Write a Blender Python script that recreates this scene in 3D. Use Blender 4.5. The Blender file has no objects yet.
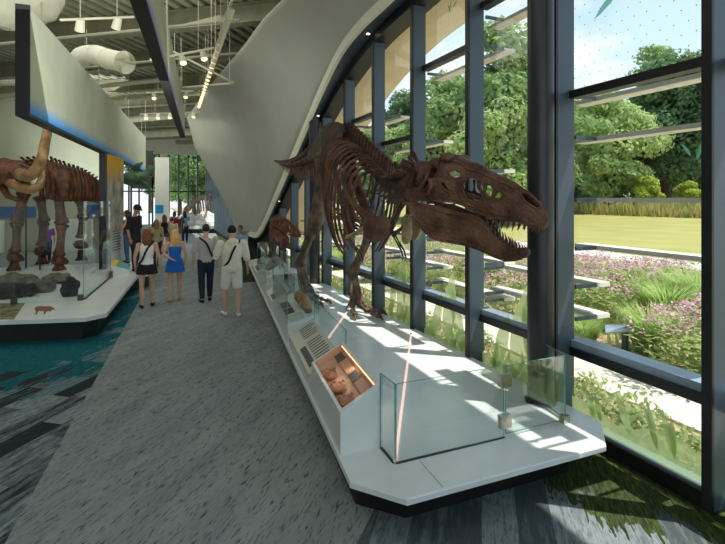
import bpy, bmesh, math, random
from mathutils import Vector as V, Matrix, noise
from mathutils.geometry import delaunay_2d_cdt
PI = math.pi
SC = bpy.context.scene
COL = SC.collection
RND = random.Random(7)
TH = math.radians(22.9)
F = 490.0
CX, HY, CH = 362.5, 199.0, 2.35
SN, CS = math.sin(TH), math.cos(TH)

def P(px, py, d):
    """a point seen at pixel (px,py) at distance d along the viewing axis"""
    l = (px - CX) / F * d
    return V((SN * d + CS * l, CS * d - SN * l, CH - (py - HY) / F * d))

def G(px, py, z=0.0):
    """the point at height z seen at a pixel"""
    return P(px, py, (CH - z) * F / (py - HY))

# ------------------------------------------------------------------ materials
def srgb(r, g, b):
    f = lambda c: (c / 255 / 12.92) if c / 255 <= .04045 else ((c / 255 + .055) / 1.055) ** 2.4
    return (f(r), f(g), f(b), 1)

class Mat:
    def __init__(s, name):
        s.m = bpy.data.materials.new(name); s.m.use_nodes = True
        s.t = s.m.node_tree; s.n = s.t.nodes; s.b = s.n['Principled BSDF']; s.out = s.n['Material Output']
    def add(s, kind, **kw):
        x = s.n.new(kind)
        for k, v in kw.items():
            if k.startswith('i_'): x.inputs[k[2:].replace('_', ' ')].default_value = v
            else: setattr(x, k, v)
        return x
    def link(s, a, b): s.t.links.new(a, b)
    def math(s, op, a, b=None, c=None):
        x = s.n.new('ShaderNodeMath'); x.operation = op
        for i, v in enumerate((a, b, c)):
            if v is None: continue
            if isinstance(v, (int, float)): x.inputs[i].default_value = v
            else: s.link(v, x.inputs[i])
        return x.outputs[0]
    def mix(s, f, a, b):
        x = s.n.new('ShaderNodeMix'); x.data_type = 'RGBA'
        for i, v in ((0, f), (6, a), (7, b)):
            if isinstance(v, (int, float, tuple)): x.inputs[i].default_value = v
            else: s.link(v, x.inputs[i])
        return x.outputs[2]

def mat(name, c1, c2=None, rough=.6, scale=6, metal=0, bump=0, spec=.5, stretch=None, contrast=(.35, .65), detail=4, coat=0, bscale=None):
    M = Mat(name)
    M.b.inputs['Roughness'].default_value = rough
    M.b.inputs['Metallic'].default_value = metal
    M.b.inputs['Specular IOR Level'].default_value = spec
    if coat: M.b.inputs['Coat Weight'].default_value = coat
    if c2 is None: c2 = tuple(min(1, x * 1.12) for x in c1[:3]) + (1,)
    tc = M.add('ShaderNodeTexCoord')
    src = tc.outputs['Object']
    if stretch:
        mp = M.add('ShaderNodeMapping'); mp.inputs['Scale'].default_value = stretch
        M.link(src, mp.inputs[0]); src = mp.outputs[0]
    nz = M.add('ShaderNodeTexNoise'); nz.inputs['Scale'].default_value = scale; nz.inputs['Detail'].default_value = detail
    M.link(src, nz.inputs['Vector'])
    r = M.add('ShaderNodeMapRange'); r.inputs[1].default_value = contrast[0]; r.inputs[2].default_value = contrast[1]
    M.link(nz.outputs[0], r.inputs[0])
    M.link(M.mix(r.outputs[0], c1, c2), M.b.inputs['Base Color'])
    if bump:
        n2 = M.add('ShaderNodeTexNoise'); n2.inputs['Scale'].default_value = bscale or scale * 4; n2.inputs['Detail'].default_value = 5
        M.link(src, n2.inputs['Vector'])
        bp = M.add('ShaderNodeBump'); bp.inputs['Strength'].default_value = bump; bp.inputs['Distance'].default_value = .02
        M.link(n2.outputs[0], bp.inputs['Height']); M.link(bp.outputs[0], M.b.inputs['Normal'])
    return M.m

def leafmat(name, c1, c2, trans=.35, scale=.8):
    M = Mat(name)
    tc = M.add('ShaderNodeTexCoord')
    nz = M.add('ShaderNodeTexNoise'); nz.inputs['Scale'].default_value = scale; nz.inputs['Detail'].default_value = 6
    M.link(tc.outputs['Object'], nz.inputs['Vector'])
    r = M.add('ShaderNodeMapRange'); r.inputs[1].default_value = .38; r.inputs[2].default_value = .62
    M.link(nz.outputs[0], r.inputs[0])
    col = M.mix(r.outputs[0], c1, c2)
    d = M.add('ShaderNodeBsdfDiffuse'); t = M.add('ShaderNodeBsdfTranslucent')
    M.link(col, d.inputs[0]); M.link(col, t.inputs[0])
    mx = M.add('ShaderNodeMixShader'); mx.inputs[0].default_value = trans
    M.link(d.outputs[0], mx.inputs[1]); M.link(t.outputs[0], mx.inputs[2]); M.link(mx.outputs[0], M.out.inputs[0])
    return M.m

def glassmat(name, tint=(1, 1, 1, 1), refl=.5, solid=0, solidcol=None, patt=None):
    """thin pane: clear with fresnel reflection"""
    M = Mat(name)
    tr = M.add('ShaderNodeBsdfTransparent'); tr.inputs[0].default_value = tint
    gl = M.add('ShaderNodeBsdfGlossy'); gl.inputs['Roughness'].default_value = .01
    fr = M.add('ShaderNodeFresnel'); fr.inputs[0].default_value = 1.45
    f = M.math('MULTIPLY', fr.outputs[0], refl)
    mx = M.add('ShaderNodeMixShader'); M.link(f, mx.inputs[0]); M.link(tr.outputs[0], mx.inputs[1]); M.link(gl.outputs[0], mx.inputs[2])
    last = mx.outputs[0]
    if solid:
        df = M.add('ShaderNodeBsdfDiffuse'); df.inputs[0].default_value = solidcol
        tl = M.add('ShaderNodeBsdfTranslucent'); tl.inputs[0].default_value = solidcol
        ms = M.add('ShaderNodeMixShader'); ms.inputs[0].default_value = .5
        M.link(df.outputs[0], ms.inputs[1]); M.link(tl.outputs[0], ms.inputs[2])
        m3 = M.add('ShaderNodeMixShader'); m3.inputs[0].default_value = solid
        M.link(last, m3.inputs[1]); M.link(ms.outputs[0], m3.inputs[2]); last = m3.outputs[0]
    M.link(last, M.out.inputs[0])
    return M.m

def emat(name, col, s):
    M = Mat(name); M.b.inputs['Base Color'].default_value = col
    M.b.inputs['Emission Color'].default_value = col; M.b.inputs['Emission Strength'].default_value = s
    return M.m

# ------------------------------------------------------------------ mesh builder
class MB:
    def __init__(s): s.v = []; s.f = []; s.mi = []; s.cur = 0
    def _add(s, vs, fs):
        b = len(s.v); s.v += [V(x) for x in vs]
        for f in fs: s.f.append(tuple(b + i for i in f)); s.mi.append(s.cur)
    def quad(s, *p): s._add(p, [tuple(range(len(p)))]); return s
    def box(s, x0, y0, z0, x1, y1, z1):
        s._add([(x0,y0,z0),(x1,y0,z0),(x1,y1,z0),(x0,y1,z0),(x0,y0,z1),(x1,y0,z1),(x1,y1,z1),(x0,y1,z1)],
               [(0,3,2,1),(4,5,6,7),(0,1,5,4),(1,2,6,5),(2,3,7,6),(3,0,4,7)])
        return s
    def beam(s, a, b, w, h, up=(0, 0, 1)):
        a, b = V(a), V(b); d = (b - a).normalized(); up = V(up)
        if abs(d.dot(up)) > .99: up = V((1, 0, 0))
        r = d.cross(up).normalized() * w / 2; u = r.cross(d).normalized() * h / 2
        s._add([a-r-u, a+r-u, a+r+u, a-r+u, b-r-u, b+r-u, b+r+u, b-r+u],
               [(0,1,2,3),(7,6,5,4),(0,4,5,1),(1,5,6,2),(2,6,7,3),(3,7,4,0)])
        return s
    def prism(s, poly, z0, z1, ins=0, inz=0):
        """poly CCW seen from above, between heights (z numbers or per-vertex lists); small top bevel"""
        n = len(poly)
        Z0 = z0 if isinstance(z0, (list, tuple)) else [z0] * n
        Z1 = z1 if isinstance(z1, (list, tuple)) else [z1] * n
        vs = [(p[0], p[1], z) for p, z in zip(poly, Z0)] + [(p[0], p[1], z - inz) for p, z in zip(poly, Z1)]
        fs = [tuple(reversed(range(n)))] + [(i, (i+1) % n, n + (i+1) % n, n + i) for i in range(n)]
        if inz:
            c = V((sum(p[0] for p in poly) / n, sum(p[1] for p in poly) / n))
            for p, z in zip(poly, Z1):
                q = V((p[0], p[1])); q = q + (c - q).normalized() * ins
                vs.append((q.x, q.y, z))
            fs += [(n + i, n + (i+1) % n, 2*n + (i+1) % n, 2*n + i) for i in range(n)] + [tuple(range(2*n, 3*n))]
        else: fs.append(tuple(range(n, 2*n)))
        s._add(vs, fs); return s
    def tube(s, pts, rad, seg=8, up=None, cap=True, wob=0, seed=0):
        """swept tube; rad: number, list, or list of (a,b) half-widths; b lies along up"""
        pts = [V(p) for p in pts]; n = len(pts)
        if not isinstance(rad, list): rad = [rad] * n
        up0 = V(up) if up is not None else None
        prev = None; rings = []
        for i, p in enumerate(pts):
            d = (pts[min(i+1, n-1)] - pts[max(i-1, 0)])
            if d.length < 1e-9: d = V((0, 0, 1))
            d.normalize()
            if up0 is not None: u = up0 - d * up0.dot(d)
            elif prev is not None: u = prev - d * prev.dot(d)
            else: u = V((0, 0, 1)) - d * d.z
            if u.length < 1e-4: u = V((1, .1, 0)) - d * V((1, .1, 0)).dot(d)
            u.normalize(); prev = u; r = d.cross(u)
            a, b = rad[i] if isinstance(rad[i], (tuple, list)) else (rad[i], rad[i])
            ring = []
            for k in range(seg):
                t = 2 * PI * k / seg
                q = p + r * math.cos(t) * a + u * math.sin(t) * b
                if wob:
                    q += (q - p) * noise.noise(q * 9 + V((seed, 0, 0))) * wob
                ring.append(q)
            rings.append(ring)
        vs = [q for r in rings for q in r]; fs = []
        for i in range(n - 1):
            for k in range(seg):
                fs.append((i*seg+k, i*seg+(k+1) % seg, (i+1)*seg+(k+1) % seg, (i+1)*seg+k))
        if cap:
            fs.append(tuple(reversed(range(seg)))); fs.append(tuple(range((n-1)*seg, n*seg)))
        s._add(vs, fs); return s
    def cyl(s, a, b, r, seg=12, r2=None): return s.tube([a, b], [r, r if r2 is None else r2], seg)
    def blob(s, c, r, seg=12, rings=8, rot=None, wob=0, wf=3, seed=0):
        c = V(c); r = r if isinstance(r, (tuple, list)) else (r, r, r)
        vs = []; fs = []
        for i in range(rings + 1):
            ph = PI * i / rings
            for k in range(seg):
                t = 2 * PI * k / seg
                q = V((math.sin(ph) * math.cos(t), math.sin(ph) * math.sin(t), math.cos(ph)))
                if wob: q = q * (1 + wob * noise.noise(q * wf + V((seed * 3.1, seed, 0))))
                q = V((q.x * r[0], q.y * r[1], q.z * r[2]))
                if rot is not None: q = rot @ q
                vs.append(c + q)
        for i in range(rings):
            for k in range(seg):
                fs.append((i*seg+k, (i+1)*seg+k, (i+1)*seg+(k+1) % seg, i*seg+(k+1) % seg))
        s._add(vs, fs); return s
    def bone(s, a, b, r, e0=1.5, e1=1.5, seg=10, up=None, flat=1, bend=None, seed=0):
        """long bone: thin shaft, swollen knobbly ends"""
        a, b = V(a), V(b); L = []
        R = []
        for t, k in ((-.01, .45*e0), (.02, e0*.9), (.07, e0), (.14, e0*.8), (.24, 1.02), (.4, .92), (.6, .92), (.76, 1.02), (.87, e1*.8), (.94, e1), (.985, e1*.9), (1.01, .45*e1)):
            p = a.lerp(b, t)
            if bend is not None: p = p + V(bend) * math.sin(PI * max(0, min(1, t)))
            L.append(p); R.append((r * k, r * k * flat))
        return s.tube(L, R, seg, up=up, wob=.22, seed=seed)
    def grid(s, fn, nu, nv):
        vs = [fn(i / nu, j / nv) for i in range(nu + 1) for j in range(nv + 1)]
        fs = [(i*(nv+1)+j, (i+1)*(nv+1)+j, (i+1)*(nv+1)+j+1, i*(nv+1)+j+1) for i in range(nu) for j in range(nv)]
        s._add(vs, fs); return s
    def plate(s, outline, holes, fn, thick, spacing=.03):
        """2-D outline with holes -> bent plate. fn(x,z)->(point, normal)"""
        vs, es = [], []
        def loop(L):
            b = len(vs); pts = []
            for i, p in enumerate(L):
                q = L[(i+1) % len(L)]; d = math.hypot(q[0]-p[0], q[1]-p[1]); k = max(1, int(d / spacing))
                for j in range(k): pts.append((p[0] + (q[0]-p[0]) * j / k, p[1] + (q[1]-p[1]) * j / k))
            for p in pts: vs.append(V(p))
            n = len(pts)
            for i in range(n): es.append((b + i, b + (i+1) % n))
            return pts
        out = loop(outline)
        for h in holes: loop(h)
        def inside(x, y, L):
            c = False; n = len(L)
            for i in range(n):
                x1, y1 = L[i]; x2, y2 = L[(i+1) % n]
                if (y1 > y) != (y2 > y) and x < (x2-x1) * (y-y1) / (y2-y1) + x1: c = not c
            return c
        ok = lambda x, y: inside(x, y, outline) and not any(inside(x, y, h) for h in holes)
        x0 = min(p[0] for p in out); x1 = max(p[0] for p in out); y0 = min(p[1] for p in out); y1 = max(p[1] for p in out)
        nx, ny = int((x1-x0) / spacing) + 1, int((y1-y0) / spacing) + 1
        for i in range(nx):
            for j in range(ny):
                x = x0 + (i + .5) * spacing; y = y0 + (j + .5 * (i % 2)) * spacing
                if ok(x, y) and min((V((x, y)) - v).length_squared for v in vs[:len(vs)]) > (spacing * .4) ** 2: vs.append(V((x, y)))
        r = delaunay_2d_cdt(vs, es, [], 0, 1e-6)
        tv = r[0]; tri = []
        for f in r[2]:
            c = sum((tv[i] for i in f), V((0, 0))) / len(f)
            if ok(c.x, c.y): tri.append(tuple(f))
        n = len(tv); A = []; B = []
        for p in tv:
            q, nn = fn(p.x, p.y); A.append(V(q) + V(nn) * thick / 2); B.append(V(q) - V(nn) * thick / 2)
        ed = {}
        for f in tri:
            for i in range(len(f)):
                a, b = f[i], f[(i+1) % len(f)]
                ed[(a, b)] = 1
        fs = list(tri) + [tuple(n + i for i in reversed(f)) for f in tri]
        for (a, b) in ed:
            if (b, a) not in ed: fs.append((b, a, n + a, n + b))
        s._add(A + B, fs); return s
    def join(s, o, M=None):
        b = len(s.v); s.v += [(M @ v if M else v.copy()) for v in o.v]
        s.f += [tuple(b + i for i in f) for f in o.f]; s.mi += list(o.mi); return s
    def xform(s, M): s.v = [M @ v for v in s.v]; return s
    def mesh(s, name, mats, smooth=False, org=V((0, 0, 0)), fixn=True, angle=None):
        me = bpy.data.meshes.new(name)
        me.from_pydata([tuple(v - org) for v in s.v], [], s.f)
        for m in (mats if isinstance(mats, (list, tuple)) else [mats]): me.materials.append(m)
        me.polygons.foreach_set('material_index', s.mi)
        if fixn:
            bm = bmesh.new(); bm.from_mesh(me); bmesh.ops.recalc_face_normals(bm, faces=bm.faces); bm.to_mesh(me); bm.free()
        if smooth:
            me.polygons.foreach_set('use_smooth', [True] * len(me.polygons))
            if angle is not None: me.set_sharp_from_angle(angle=math.radians(angle))
        me.update(); return me
    def build(s, name, mats, parent=None, smooth=False, fixn=True, angle=None):
        if parent is None:
            if s.v:
                lo = [min(v[i] for v in s.v) for i in range(3)]; hi = [max(v[i] for v in s.v) for i in range(3)]
                org = V(((lo[0]+hi[0])/2, (lo[1]+hi[1])/2, lo[2]))
            else: org = V((0, 0, 0))
        else: org = wloc(parent)
        o = bpy.data.objects.new(name, s.mesh(name, mats, smooth, org, fixn, angle))
        COL.objects.link(o)
        if parent is None: o.location = org
        else: o.parent = parent
        return o

def wloc(o):
    l = V(o.location)
    while o.parent: o = o.parent; l += V(o.location)
    return l

def tag(o, label=None, cat=None, group=None, kind=None):
    if label: o['label'] = label
    if cat: o['category'] = cat
    if group: o['group'] = group
    if kind: o['kind'] = kind
    return o

def empty(name, loc, label=None, cat=None, group=None, rz=0):
    o = bpy.data.objects.new(name, None); COL.objects.link(o); o.location = loc; o.rotation_euler = (0, 0, rz)
    o.empty_display_size = .1
    return tag(o, label, cat, group)

def struct(o): o['kind'] = 'structure'; return o

def copy_tree(o, parent=None):
    c = o.copy(); COL.objects.link(c)
    if parent is not None: c.parent = parent
    for ch in [x for x in ALLCH.get(o.name, []) or list(o.children)]: copy_tree(ch, c)
    return c
ALLCH = {}

def remeshed(mb, voxel, smooth_it=4):
    """fuse the builder's closed shapes into one continuous surface and return a new builder"""
    me = mb.mesh('tmp', bpy.data.materials[0])
    o = bpy.data.objects.new('tmp', me); COL.objects.link(o)
    m = o.modifiers.new('r', 'REMESH'); m.mode = 'VOXEL'; m.voxel_size = voxel
    if smooth_it:
        k = o.modifiers.new('s', 'SMOOTH'); k.iterations = smooth_it; k.factor = .5
    dg = bpy.context.evaluated_depsgraph_get()
    ev = o.evaluated_get(dg); em = ev.to_mesh()
    r = MB(); r.v = [v.co.copy() for v in em.vertices]; r.f = [tuple(p.vertices) for p in em.polygons]; r.mi = [0] * len(r.f)
    ev.to_mesh_clear(); bpy.data.objects.remove(o); bpy.data.meshes.remove(me)
    return r
M_ = {}
M_['white'] = mat('white_solid_surface', srgb(222, 228, 226), srgb(230, 235, 233), rough=.28, scale=3, bump=0)
M_['matte_white'] = mat('matte_white_paint', srgb(214, 214, 204), srgb(224, 224, 214), rough=.7, scale=2)
M_['shell'] = mat('white_plaster_shell', srgb(192, 190, 174), srgb(198, 196, 180), rough=.75, scale=1.2)
M_['shelltrim'] = mat('cream_shell_edge', srgb(248, 242, 220), srgb(250, 246, 226), rough=.6, scale=2)
M_['soffit'] = mat('cream_soffit', srgb(232, 214, 176), srgb(240, 224, 190), rough=.7, scale=2)
M_['ceil'] = mat('painted_steel_deck', srgb(186, 182, 158), srgb(196, 192, 168), rough=.6, scale=3)
M_['ceil_d'] = mat('painted_steel_beam', srgb(150, 146, 122), srgb(165, 160, 136), rough=.6, scale=3)
M_['duct'] = mat('painted_duct', srgb(214, 208, 182), srgb(224, 218, 192), rough=.5, scale=4)
M_['black'] = mat('black_laminate', srgb(14, 14, 15), srgb(22, 22, 24), rough=.5, scale=9)
M_['mull'] = mat('blue_grey_aluminium', srgb(76, 90, 100), srgb(84, 98, 108), rough=.4, scale=2, metal=.35, stretch=(1, 1, .1))
M_['mull_d'] = mat('dark_frame_gasket', srgb(24, 25, 27), srgb(32, 33, 35), rough=.45, scale=8)
M_['colm'] = mat('charcoal_steel_column', srgb(52, 54, 56), srgb(60, 62, 64), rough=.35, scale=3, metal=.3)
M_['fin'] = mat('pale_metal_sunshade', srgb(226, 222, 206), srgb(234, 230, 216), rough=.5, scale=3)
M_['sill'] = mat('blue_grey_sill', srgb(150, 168, 184), srgb(160, 178, 194), rough=.35, scale=3, metal=.2)
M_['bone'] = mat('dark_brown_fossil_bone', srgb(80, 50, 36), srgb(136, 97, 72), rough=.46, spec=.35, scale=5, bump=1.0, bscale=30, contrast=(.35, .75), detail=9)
M_['bone_toned_down'] = mat('fossil_bone_darkened_for_light', srgb(54, 38, 29), srgb(104, 76, 58), rough=.55, spec=.25, scale=5, bump=1.0, bscale=30, contrast=(.35, .75), detail=9)  # same bone, darkened to offset the strong light on the ilium
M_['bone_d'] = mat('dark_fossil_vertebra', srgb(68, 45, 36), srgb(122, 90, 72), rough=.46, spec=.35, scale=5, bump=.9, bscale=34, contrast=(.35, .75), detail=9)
M_['bone_leg'] = mat('grey_brown_fossil_leg_bone', srgb(88, 68, 55), srgb(146, 122, 102), rough=.46, spec=.35, scale=5, bump=1.0, bscale=30, contrast=(.35, .75), detail=9)
M_['bone_tan'] = mat('tan_fossil_bone', srgb(150, 128, 96), srgb(186, 164, 126), rough=.5, scale=9, bump=.5)
M_['tooth'] = mat('dark_tooth_enamel', srgb(60, 42, 32), srgb(104, 78, 58), rough=.25, scale=20)
M_['bone_r'] = mat('reddish_fossil_bone', srgb(88, 46, 28), srgb(142, 84, 54), rough=.5, scale=9, bump=.7, contrast=(.4, .7))
M_['mam'] = mat('red_brown_mastodon_bone', srgb(78, 44, 24), srgb(130, 82, 50), rough=.5, scale=7, bump=.7, contrast=(.4, .7))
M_['tusk'] = mat('tan_ivory_tusk', srgb(130, 92, 58), srgb(186, 146, 100), rough=.35, scale=5, bump=.3)
M_['greybone'] = mat('grey_brown_bone', srgb(120, 104, 96), srgb(168, 152, 142), rough=.6, scale=6, bump=.5)
M_['steel'] = mat('brushed_steel', srgb(170, 166, 150), srgb(190, 186, 172), rough=.25, metal=.9, scale=20)
M_['rod'] = mat('grey_steel_rod', srgb(70, 66, 64), srgb(86, 82, 80), rough=.35, metal=.7, scale=20)
M_['glass'] = glassmat('window_glass', (.985, .995, .985, 1), .08)
M_['gglass'] = glassmat('guard_glass', (.955, .985, .98, 1), .35)
M_['gedge'] = mat('green_glass_edge', srgb(84, 150, 142), srgb(120, 184, 176), rough=.15, scale=9)
M_['film'] = glassmat('leaf_green_window_film', (.84, .92, .70, 1), .2, .68, srgb(198, 214, 156))
M_['decal'] = glassmat('green_bird_decal', (.45, .75, .6, 1), .2, .6, srgb(110, 176, 150))
M_['frit'] = mat('grey_frit_dot', srgb(120, 140, 150), rough=.6)
M_['concrete'] = mat('pale_concrete', srgb(206, 196, 180), srgb(222, 212, 196), rough=.85, scale=2, bump=.2)
M_['gravel'] = mat('grey_river_gravel', srgb(96, 92, 88), srgb(196, 188, 178), rough=.9, scale=28, bump=1, contrast=(.42, .58))
M_['soil'] = mat('brown_mulch', srgb(150, 128, 96), srgb(190, 170, 132), rough=.95, scale=5, bump=1)
M_['yellow'] = mat('yellow_print', srgb(232, 186, 30), srgb(240, 196, 50), rough=.5)
M_['blue'] = mat('bright_blue_panel', srgb(10, 140, 200), srgb(20, 150, 208), rough=.5)
M_['dkblue'] = mat('deep_blue_band', srgb(20, 84, 150), srgb(30, 96, 164), rough=.5)
M_['greenp'] = mat('green_print', srgb(40, 150, 110), srgb(60, 165, 120), rough=.5)
M_['wallg'] = mat('grey_green_wall', srgb(168, 172, 150), srgb(178, 182, 160), rough=.8, scale=1)
M_['wallw'] = mat('off_white_wall', srgb(222, 220, 208), srgb(230, 228, 216), rough=.8, scale=1)
M_['walld'] = mat('dark_grey_wall', srgb(50, 52, 48), srgb(60, 62, 56), rough=.8, scale=1)
M_['bark'] = mat('grey_bark', srgb(70, 60, 48), srgb(104, 92, 76), rough=.9, scale=4, bump=1, stretch=(1, 1, .2))
M_['rockd'] = mat('dark_tar_rock', srgb(34, 33, 32), srgb(70, 68, 66), rough=.8, scale=6, bump=1)
M_['rockg'] = mat('grey_rock', srgb(92, 88, 80), srgb(134, 128, 116), rough=.9, scale=5, bump=1)
M_['rockw'] = mat('pale_rock', srgb(206, 202, 194), srgb(232, 230, 224), rough=.8, scale=2, bump=1, bscale=5)
M_['greenhang'] = mat('green_fish_skin', srgb(58, 92, 66), srgb(100, 134, 96), rough=.5, scale=4, bump=.4)
M_['leafA'] = leafmat('pale_green_leaves', srgb(162, 184, 118), srgb(196, 212, 150), trans=.5)
M_['leafB'] = leafmat('mid_green_leaves', srgb(124, 154, 98), srgb(168, 190, 126), trans=.5)
M_['leafC'] = leafmat('dark_green_leaves', srgb(96, 128, 90), srgb(138, 164, 116), trans=.5)
M_['leafD'] = leafmat('yellow_green_leaves', srgb(160, 176, 70), srgb(190, 198, 96))
M_['shrub'] = leafmat('green_shrub_leaves', srgb(158, 178, 110), srgb(196, 208, 146), scale=3, trans=.5)
M_['pink'] = leafmat('dusty_pink_flowers', srgb(200, 150, 172), srgb(224, 188, 198), trans=.2, scale=5)
M_['grassT'] = leafmat('tall_tan_grass', srgb(208, 188, 128), srgb(160, 168, 98), scale=.6)
M_['grassG'] = leafmat('fine_green_grass', srgb(160, 188, 108), srgb(192, 210, 138), scale=3, trans=.5)
M_['juniper'] = leafmat('low_juniper_leaves', srgb(146, 166, 112), srgb(184, 198, 144), scale=3, trans=.5)

def lawn_mat():
    M = Mat('mown_lawn'); M.b.inputs['Roughness'].default_value = .95; M.b.inputs['Specular IOR Level'].default_value = .1
    tc = M.add('ShaderNodeTexCoord'); sp = M.add('ShaderNodeSeparateXYZ'); M.link(tc.outputs['Object'], sp.inputs[0])
    nz = M.add('ShaderNodeTexNoise'); nz.inputs['Scale'].default_value = .35; nz.inputs['Detail'].default_value = 8; M.link(tc.outputs['Object'], nz.inputs[0])
    w = M.math('SINE', M.math('ADD', M.math('MULTIPLY', M.math('ADD', sp.outputs[0], M.math('MULTIPLY', sp.outputs[1], .35)), 1.6), M.math('MULTIPLY', nz.outputs[0], 5)))
    f = M.math('ADD', M.math('MULTIPLY', w, .07), M.math('MULTIPLY', nz.outputs[0], 1.0))
    M.link(M.mix(f, srgb(138, 140, 76), srgb(176, 166, 108)), M.b.inputs['Base Color'])
    return M.m
M_['lawn'] = lawn_mat()

def carpet_mat():
    """one woven carpet-tile floor: grey aisle, teal and dark planks left, dark planks and moss green right"""
    M = Mat('carpet_tiles'); M.b.inputs['Roughness'].default_value = .95; M.b.inputs['Specular IOR Level'].default_value = .08
    tc = M.add('ShaderNodeTexCoord'); sp = M.add('ShaderNodeSeparateXYZ'); M.link(tc.outputs['Object'], sp.inputs[0])
    X, Y = sp.outputs[0], sp.outputs[1]
    # plank frame: a along the planks (36.6 degrees from the hall), c across
    a = M.math('ADD', M.math('MULTIPLY', X, .596), M.math('MULTIPLY', Y, .803))
    c = M.math('SUBTRACT', M.math('MULTIPLY', X, .803), M.math('MULTIPLY', Y, .596))
    row = M.math('FLOOR', M.math('DIVIDE', c, .25))
    wn0 = M.add('ShaderNodeTexWhiteNoise', noise_dimensions='1D'); M.link(row, wn0.inputs['W'])
    ash = M.math('ADD', M.math('DIVIDE', a, 1.0), wn0.outputs[0])
    cell = M.math('FLOOR', ash)
    cv = M.add('ShaderNodeCombineXYZ'); M.link(row, cv.inputs[0]); M.link(cell, cv.inputs[1])
    wn = M.add('ShaderNodeTexWhiteNoise', noise_dimensions='3D'); M.link(cv.outputs[0], wn.inputs[0])
    pr = wn.outputs[0]
    def streak(sa, sc_, det=5):
        v = M.add('ShaderNodeCombineXYZ'); M.link(M.math('MULTIPLY', a, sa), v.inputs[0]); M.link(M.math('MULTIPLY', c, sc_), v.inputs[1]); M.link(M.math('MULTIPLY', pr, 0), v.inputs[2])
        n = M.add('ShaderNodeTexNoise'); n.inputs['Scale'].default_value = 1; n.inputs['Detail'].default_value = det; n.inputs['Roughness'].default_value = .65
        M.link(v.outputs[0], n.inputs[0]); return n.outputs[0]
    s1 = streak(9, 52); s2 = streak(2.6, 17, 3); s3 = streak(1.0, 4, 3)
    def rng(v, lo, hi):
        r = M.add('ShaderNodeMapRange'); r.inputs[1].default_value = lo; r.inputs[2].default_value = hi; M.link(v, r.inputs[0]); return r.outputs[0]
    # aisle: light grey with dark flecks
    fleck = M.math('MULTIPLY', rng(s1, .51, .63), rng(s2, .38, .56))
    base = M.mix(rng(s3, .3, .7), srgb(136, 144, 144), srgb(160, 166, 164))
    aisle = M.mix(M.math('MULTIPLY', fleck, .85), base, srgb(34, 38, 40))
    aisle = M.mix(M.math('MULTIPLY', rng(s1, .3, .5), .0), aisle, aisle)
    # planks
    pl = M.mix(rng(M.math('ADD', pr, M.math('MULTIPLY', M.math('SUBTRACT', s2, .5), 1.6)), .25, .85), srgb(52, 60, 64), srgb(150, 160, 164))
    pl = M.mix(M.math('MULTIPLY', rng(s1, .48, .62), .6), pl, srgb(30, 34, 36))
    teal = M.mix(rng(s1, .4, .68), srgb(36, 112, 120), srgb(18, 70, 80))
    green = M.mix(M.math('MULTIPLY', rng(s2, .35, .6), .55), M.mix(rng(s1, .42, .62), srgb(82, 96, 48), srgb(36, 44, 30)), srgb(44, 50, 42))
    jag = M.math('ADD', M.math('MULTIPLY', M.math('SUBTRACT', pr, .5), 1.5), M.math('MULTIPLY', M.math('SUBTRACT', s2, .5), 1.6))
    # left zone
    tl = M.math('GREATER_THAN', M.math('ADD', Y, jag), 7.55)
    dark_patch = M.math('GREATER_THAN', M.math('ADD', M.math('ADD', X, M.math('MULTIPLY', Y, -.06)), jag), -1.0)
    tl2 = M.math('MULTIPLY', tl, M.math('SUBTRACT', 1, M.math('MULTIPLY', dark_patch, .55)))
    left = M.mix(tl2, pl, teal)
    # right zone: green next to the windows and under the plinth nose, dark planks elsewhere
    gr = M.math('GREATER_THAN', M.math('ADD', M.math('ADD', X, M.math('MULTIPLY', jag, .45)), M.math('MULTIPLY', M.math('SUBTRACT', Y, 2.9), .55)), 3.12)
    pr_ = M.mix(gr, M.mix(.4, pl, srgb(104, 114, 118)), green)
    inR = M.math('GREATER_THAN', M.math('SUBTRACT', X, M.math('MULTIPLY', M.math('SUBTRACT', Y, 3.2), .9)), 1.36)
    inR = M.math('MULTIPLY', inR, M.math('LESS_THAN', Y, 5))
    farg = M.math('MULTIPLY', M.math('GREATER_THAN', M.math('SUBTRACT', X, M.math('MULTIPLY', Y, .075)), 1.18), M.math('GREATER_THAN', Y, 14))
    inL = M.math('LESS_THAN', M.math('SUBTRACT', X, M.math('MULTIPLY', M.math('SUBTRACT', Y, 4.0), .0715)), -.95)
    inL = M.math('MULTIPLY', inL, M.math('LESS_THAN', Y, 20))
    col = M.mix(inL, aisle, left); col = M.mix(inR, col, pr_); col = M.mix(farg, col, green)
    M.link(col, M.b.inputs['Base Color'])
    bp = M.add('ShaderNodeBump'); bp.inputs['Strength'].default_value = .35; bp.inputs['Distance'].default_value = .01
    M.link(s1, bp.inputs['Height']); M.link(bp.outputs[0], M.b.inputs['Normal'])
    return M.m
M_['carpet'] = carpet_mat()

def header_mat(name, glowcol, zlo, zhi, x0=None):
    """washed fabric panel with a coloured edge glow painted as a fade along the bottom"""
    M = Mat(name); M.b.inputs['Roughness'].default_value = .8
    tc = M.add('ShaderNodeTexCoord'); sp = M.add('ShaderNodeSeparateXYZ'); M.link(tc.outputs['Object'], sp.inputs[0])
    nz = M.add('ShaderNodeTexNoise'); nz.inputs['Scale'].default_value = 1.6; nz.inputs['Detail'].default_value = 3; M.link(tc.outputs['Object'], nz.inputs[0])
    r = M.add('ShaderNodeMapRange'); r.inputs[1].default_value = zlo; r.inputs[2].default_value = zhi; r.inputs[3].default_value = 1; r.inputs[4].default_value = 0
    M.link(sp.outputs[2], r.inputs[0])
    base = M.mix(nz.outputs[0], srgb(176, 184, 160), srgb(204, 208, 186))
    M.link(M.mix(r.outputs[0], base, glowcol), M.b.inputs['Base Color'])
    return M.m
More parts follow.
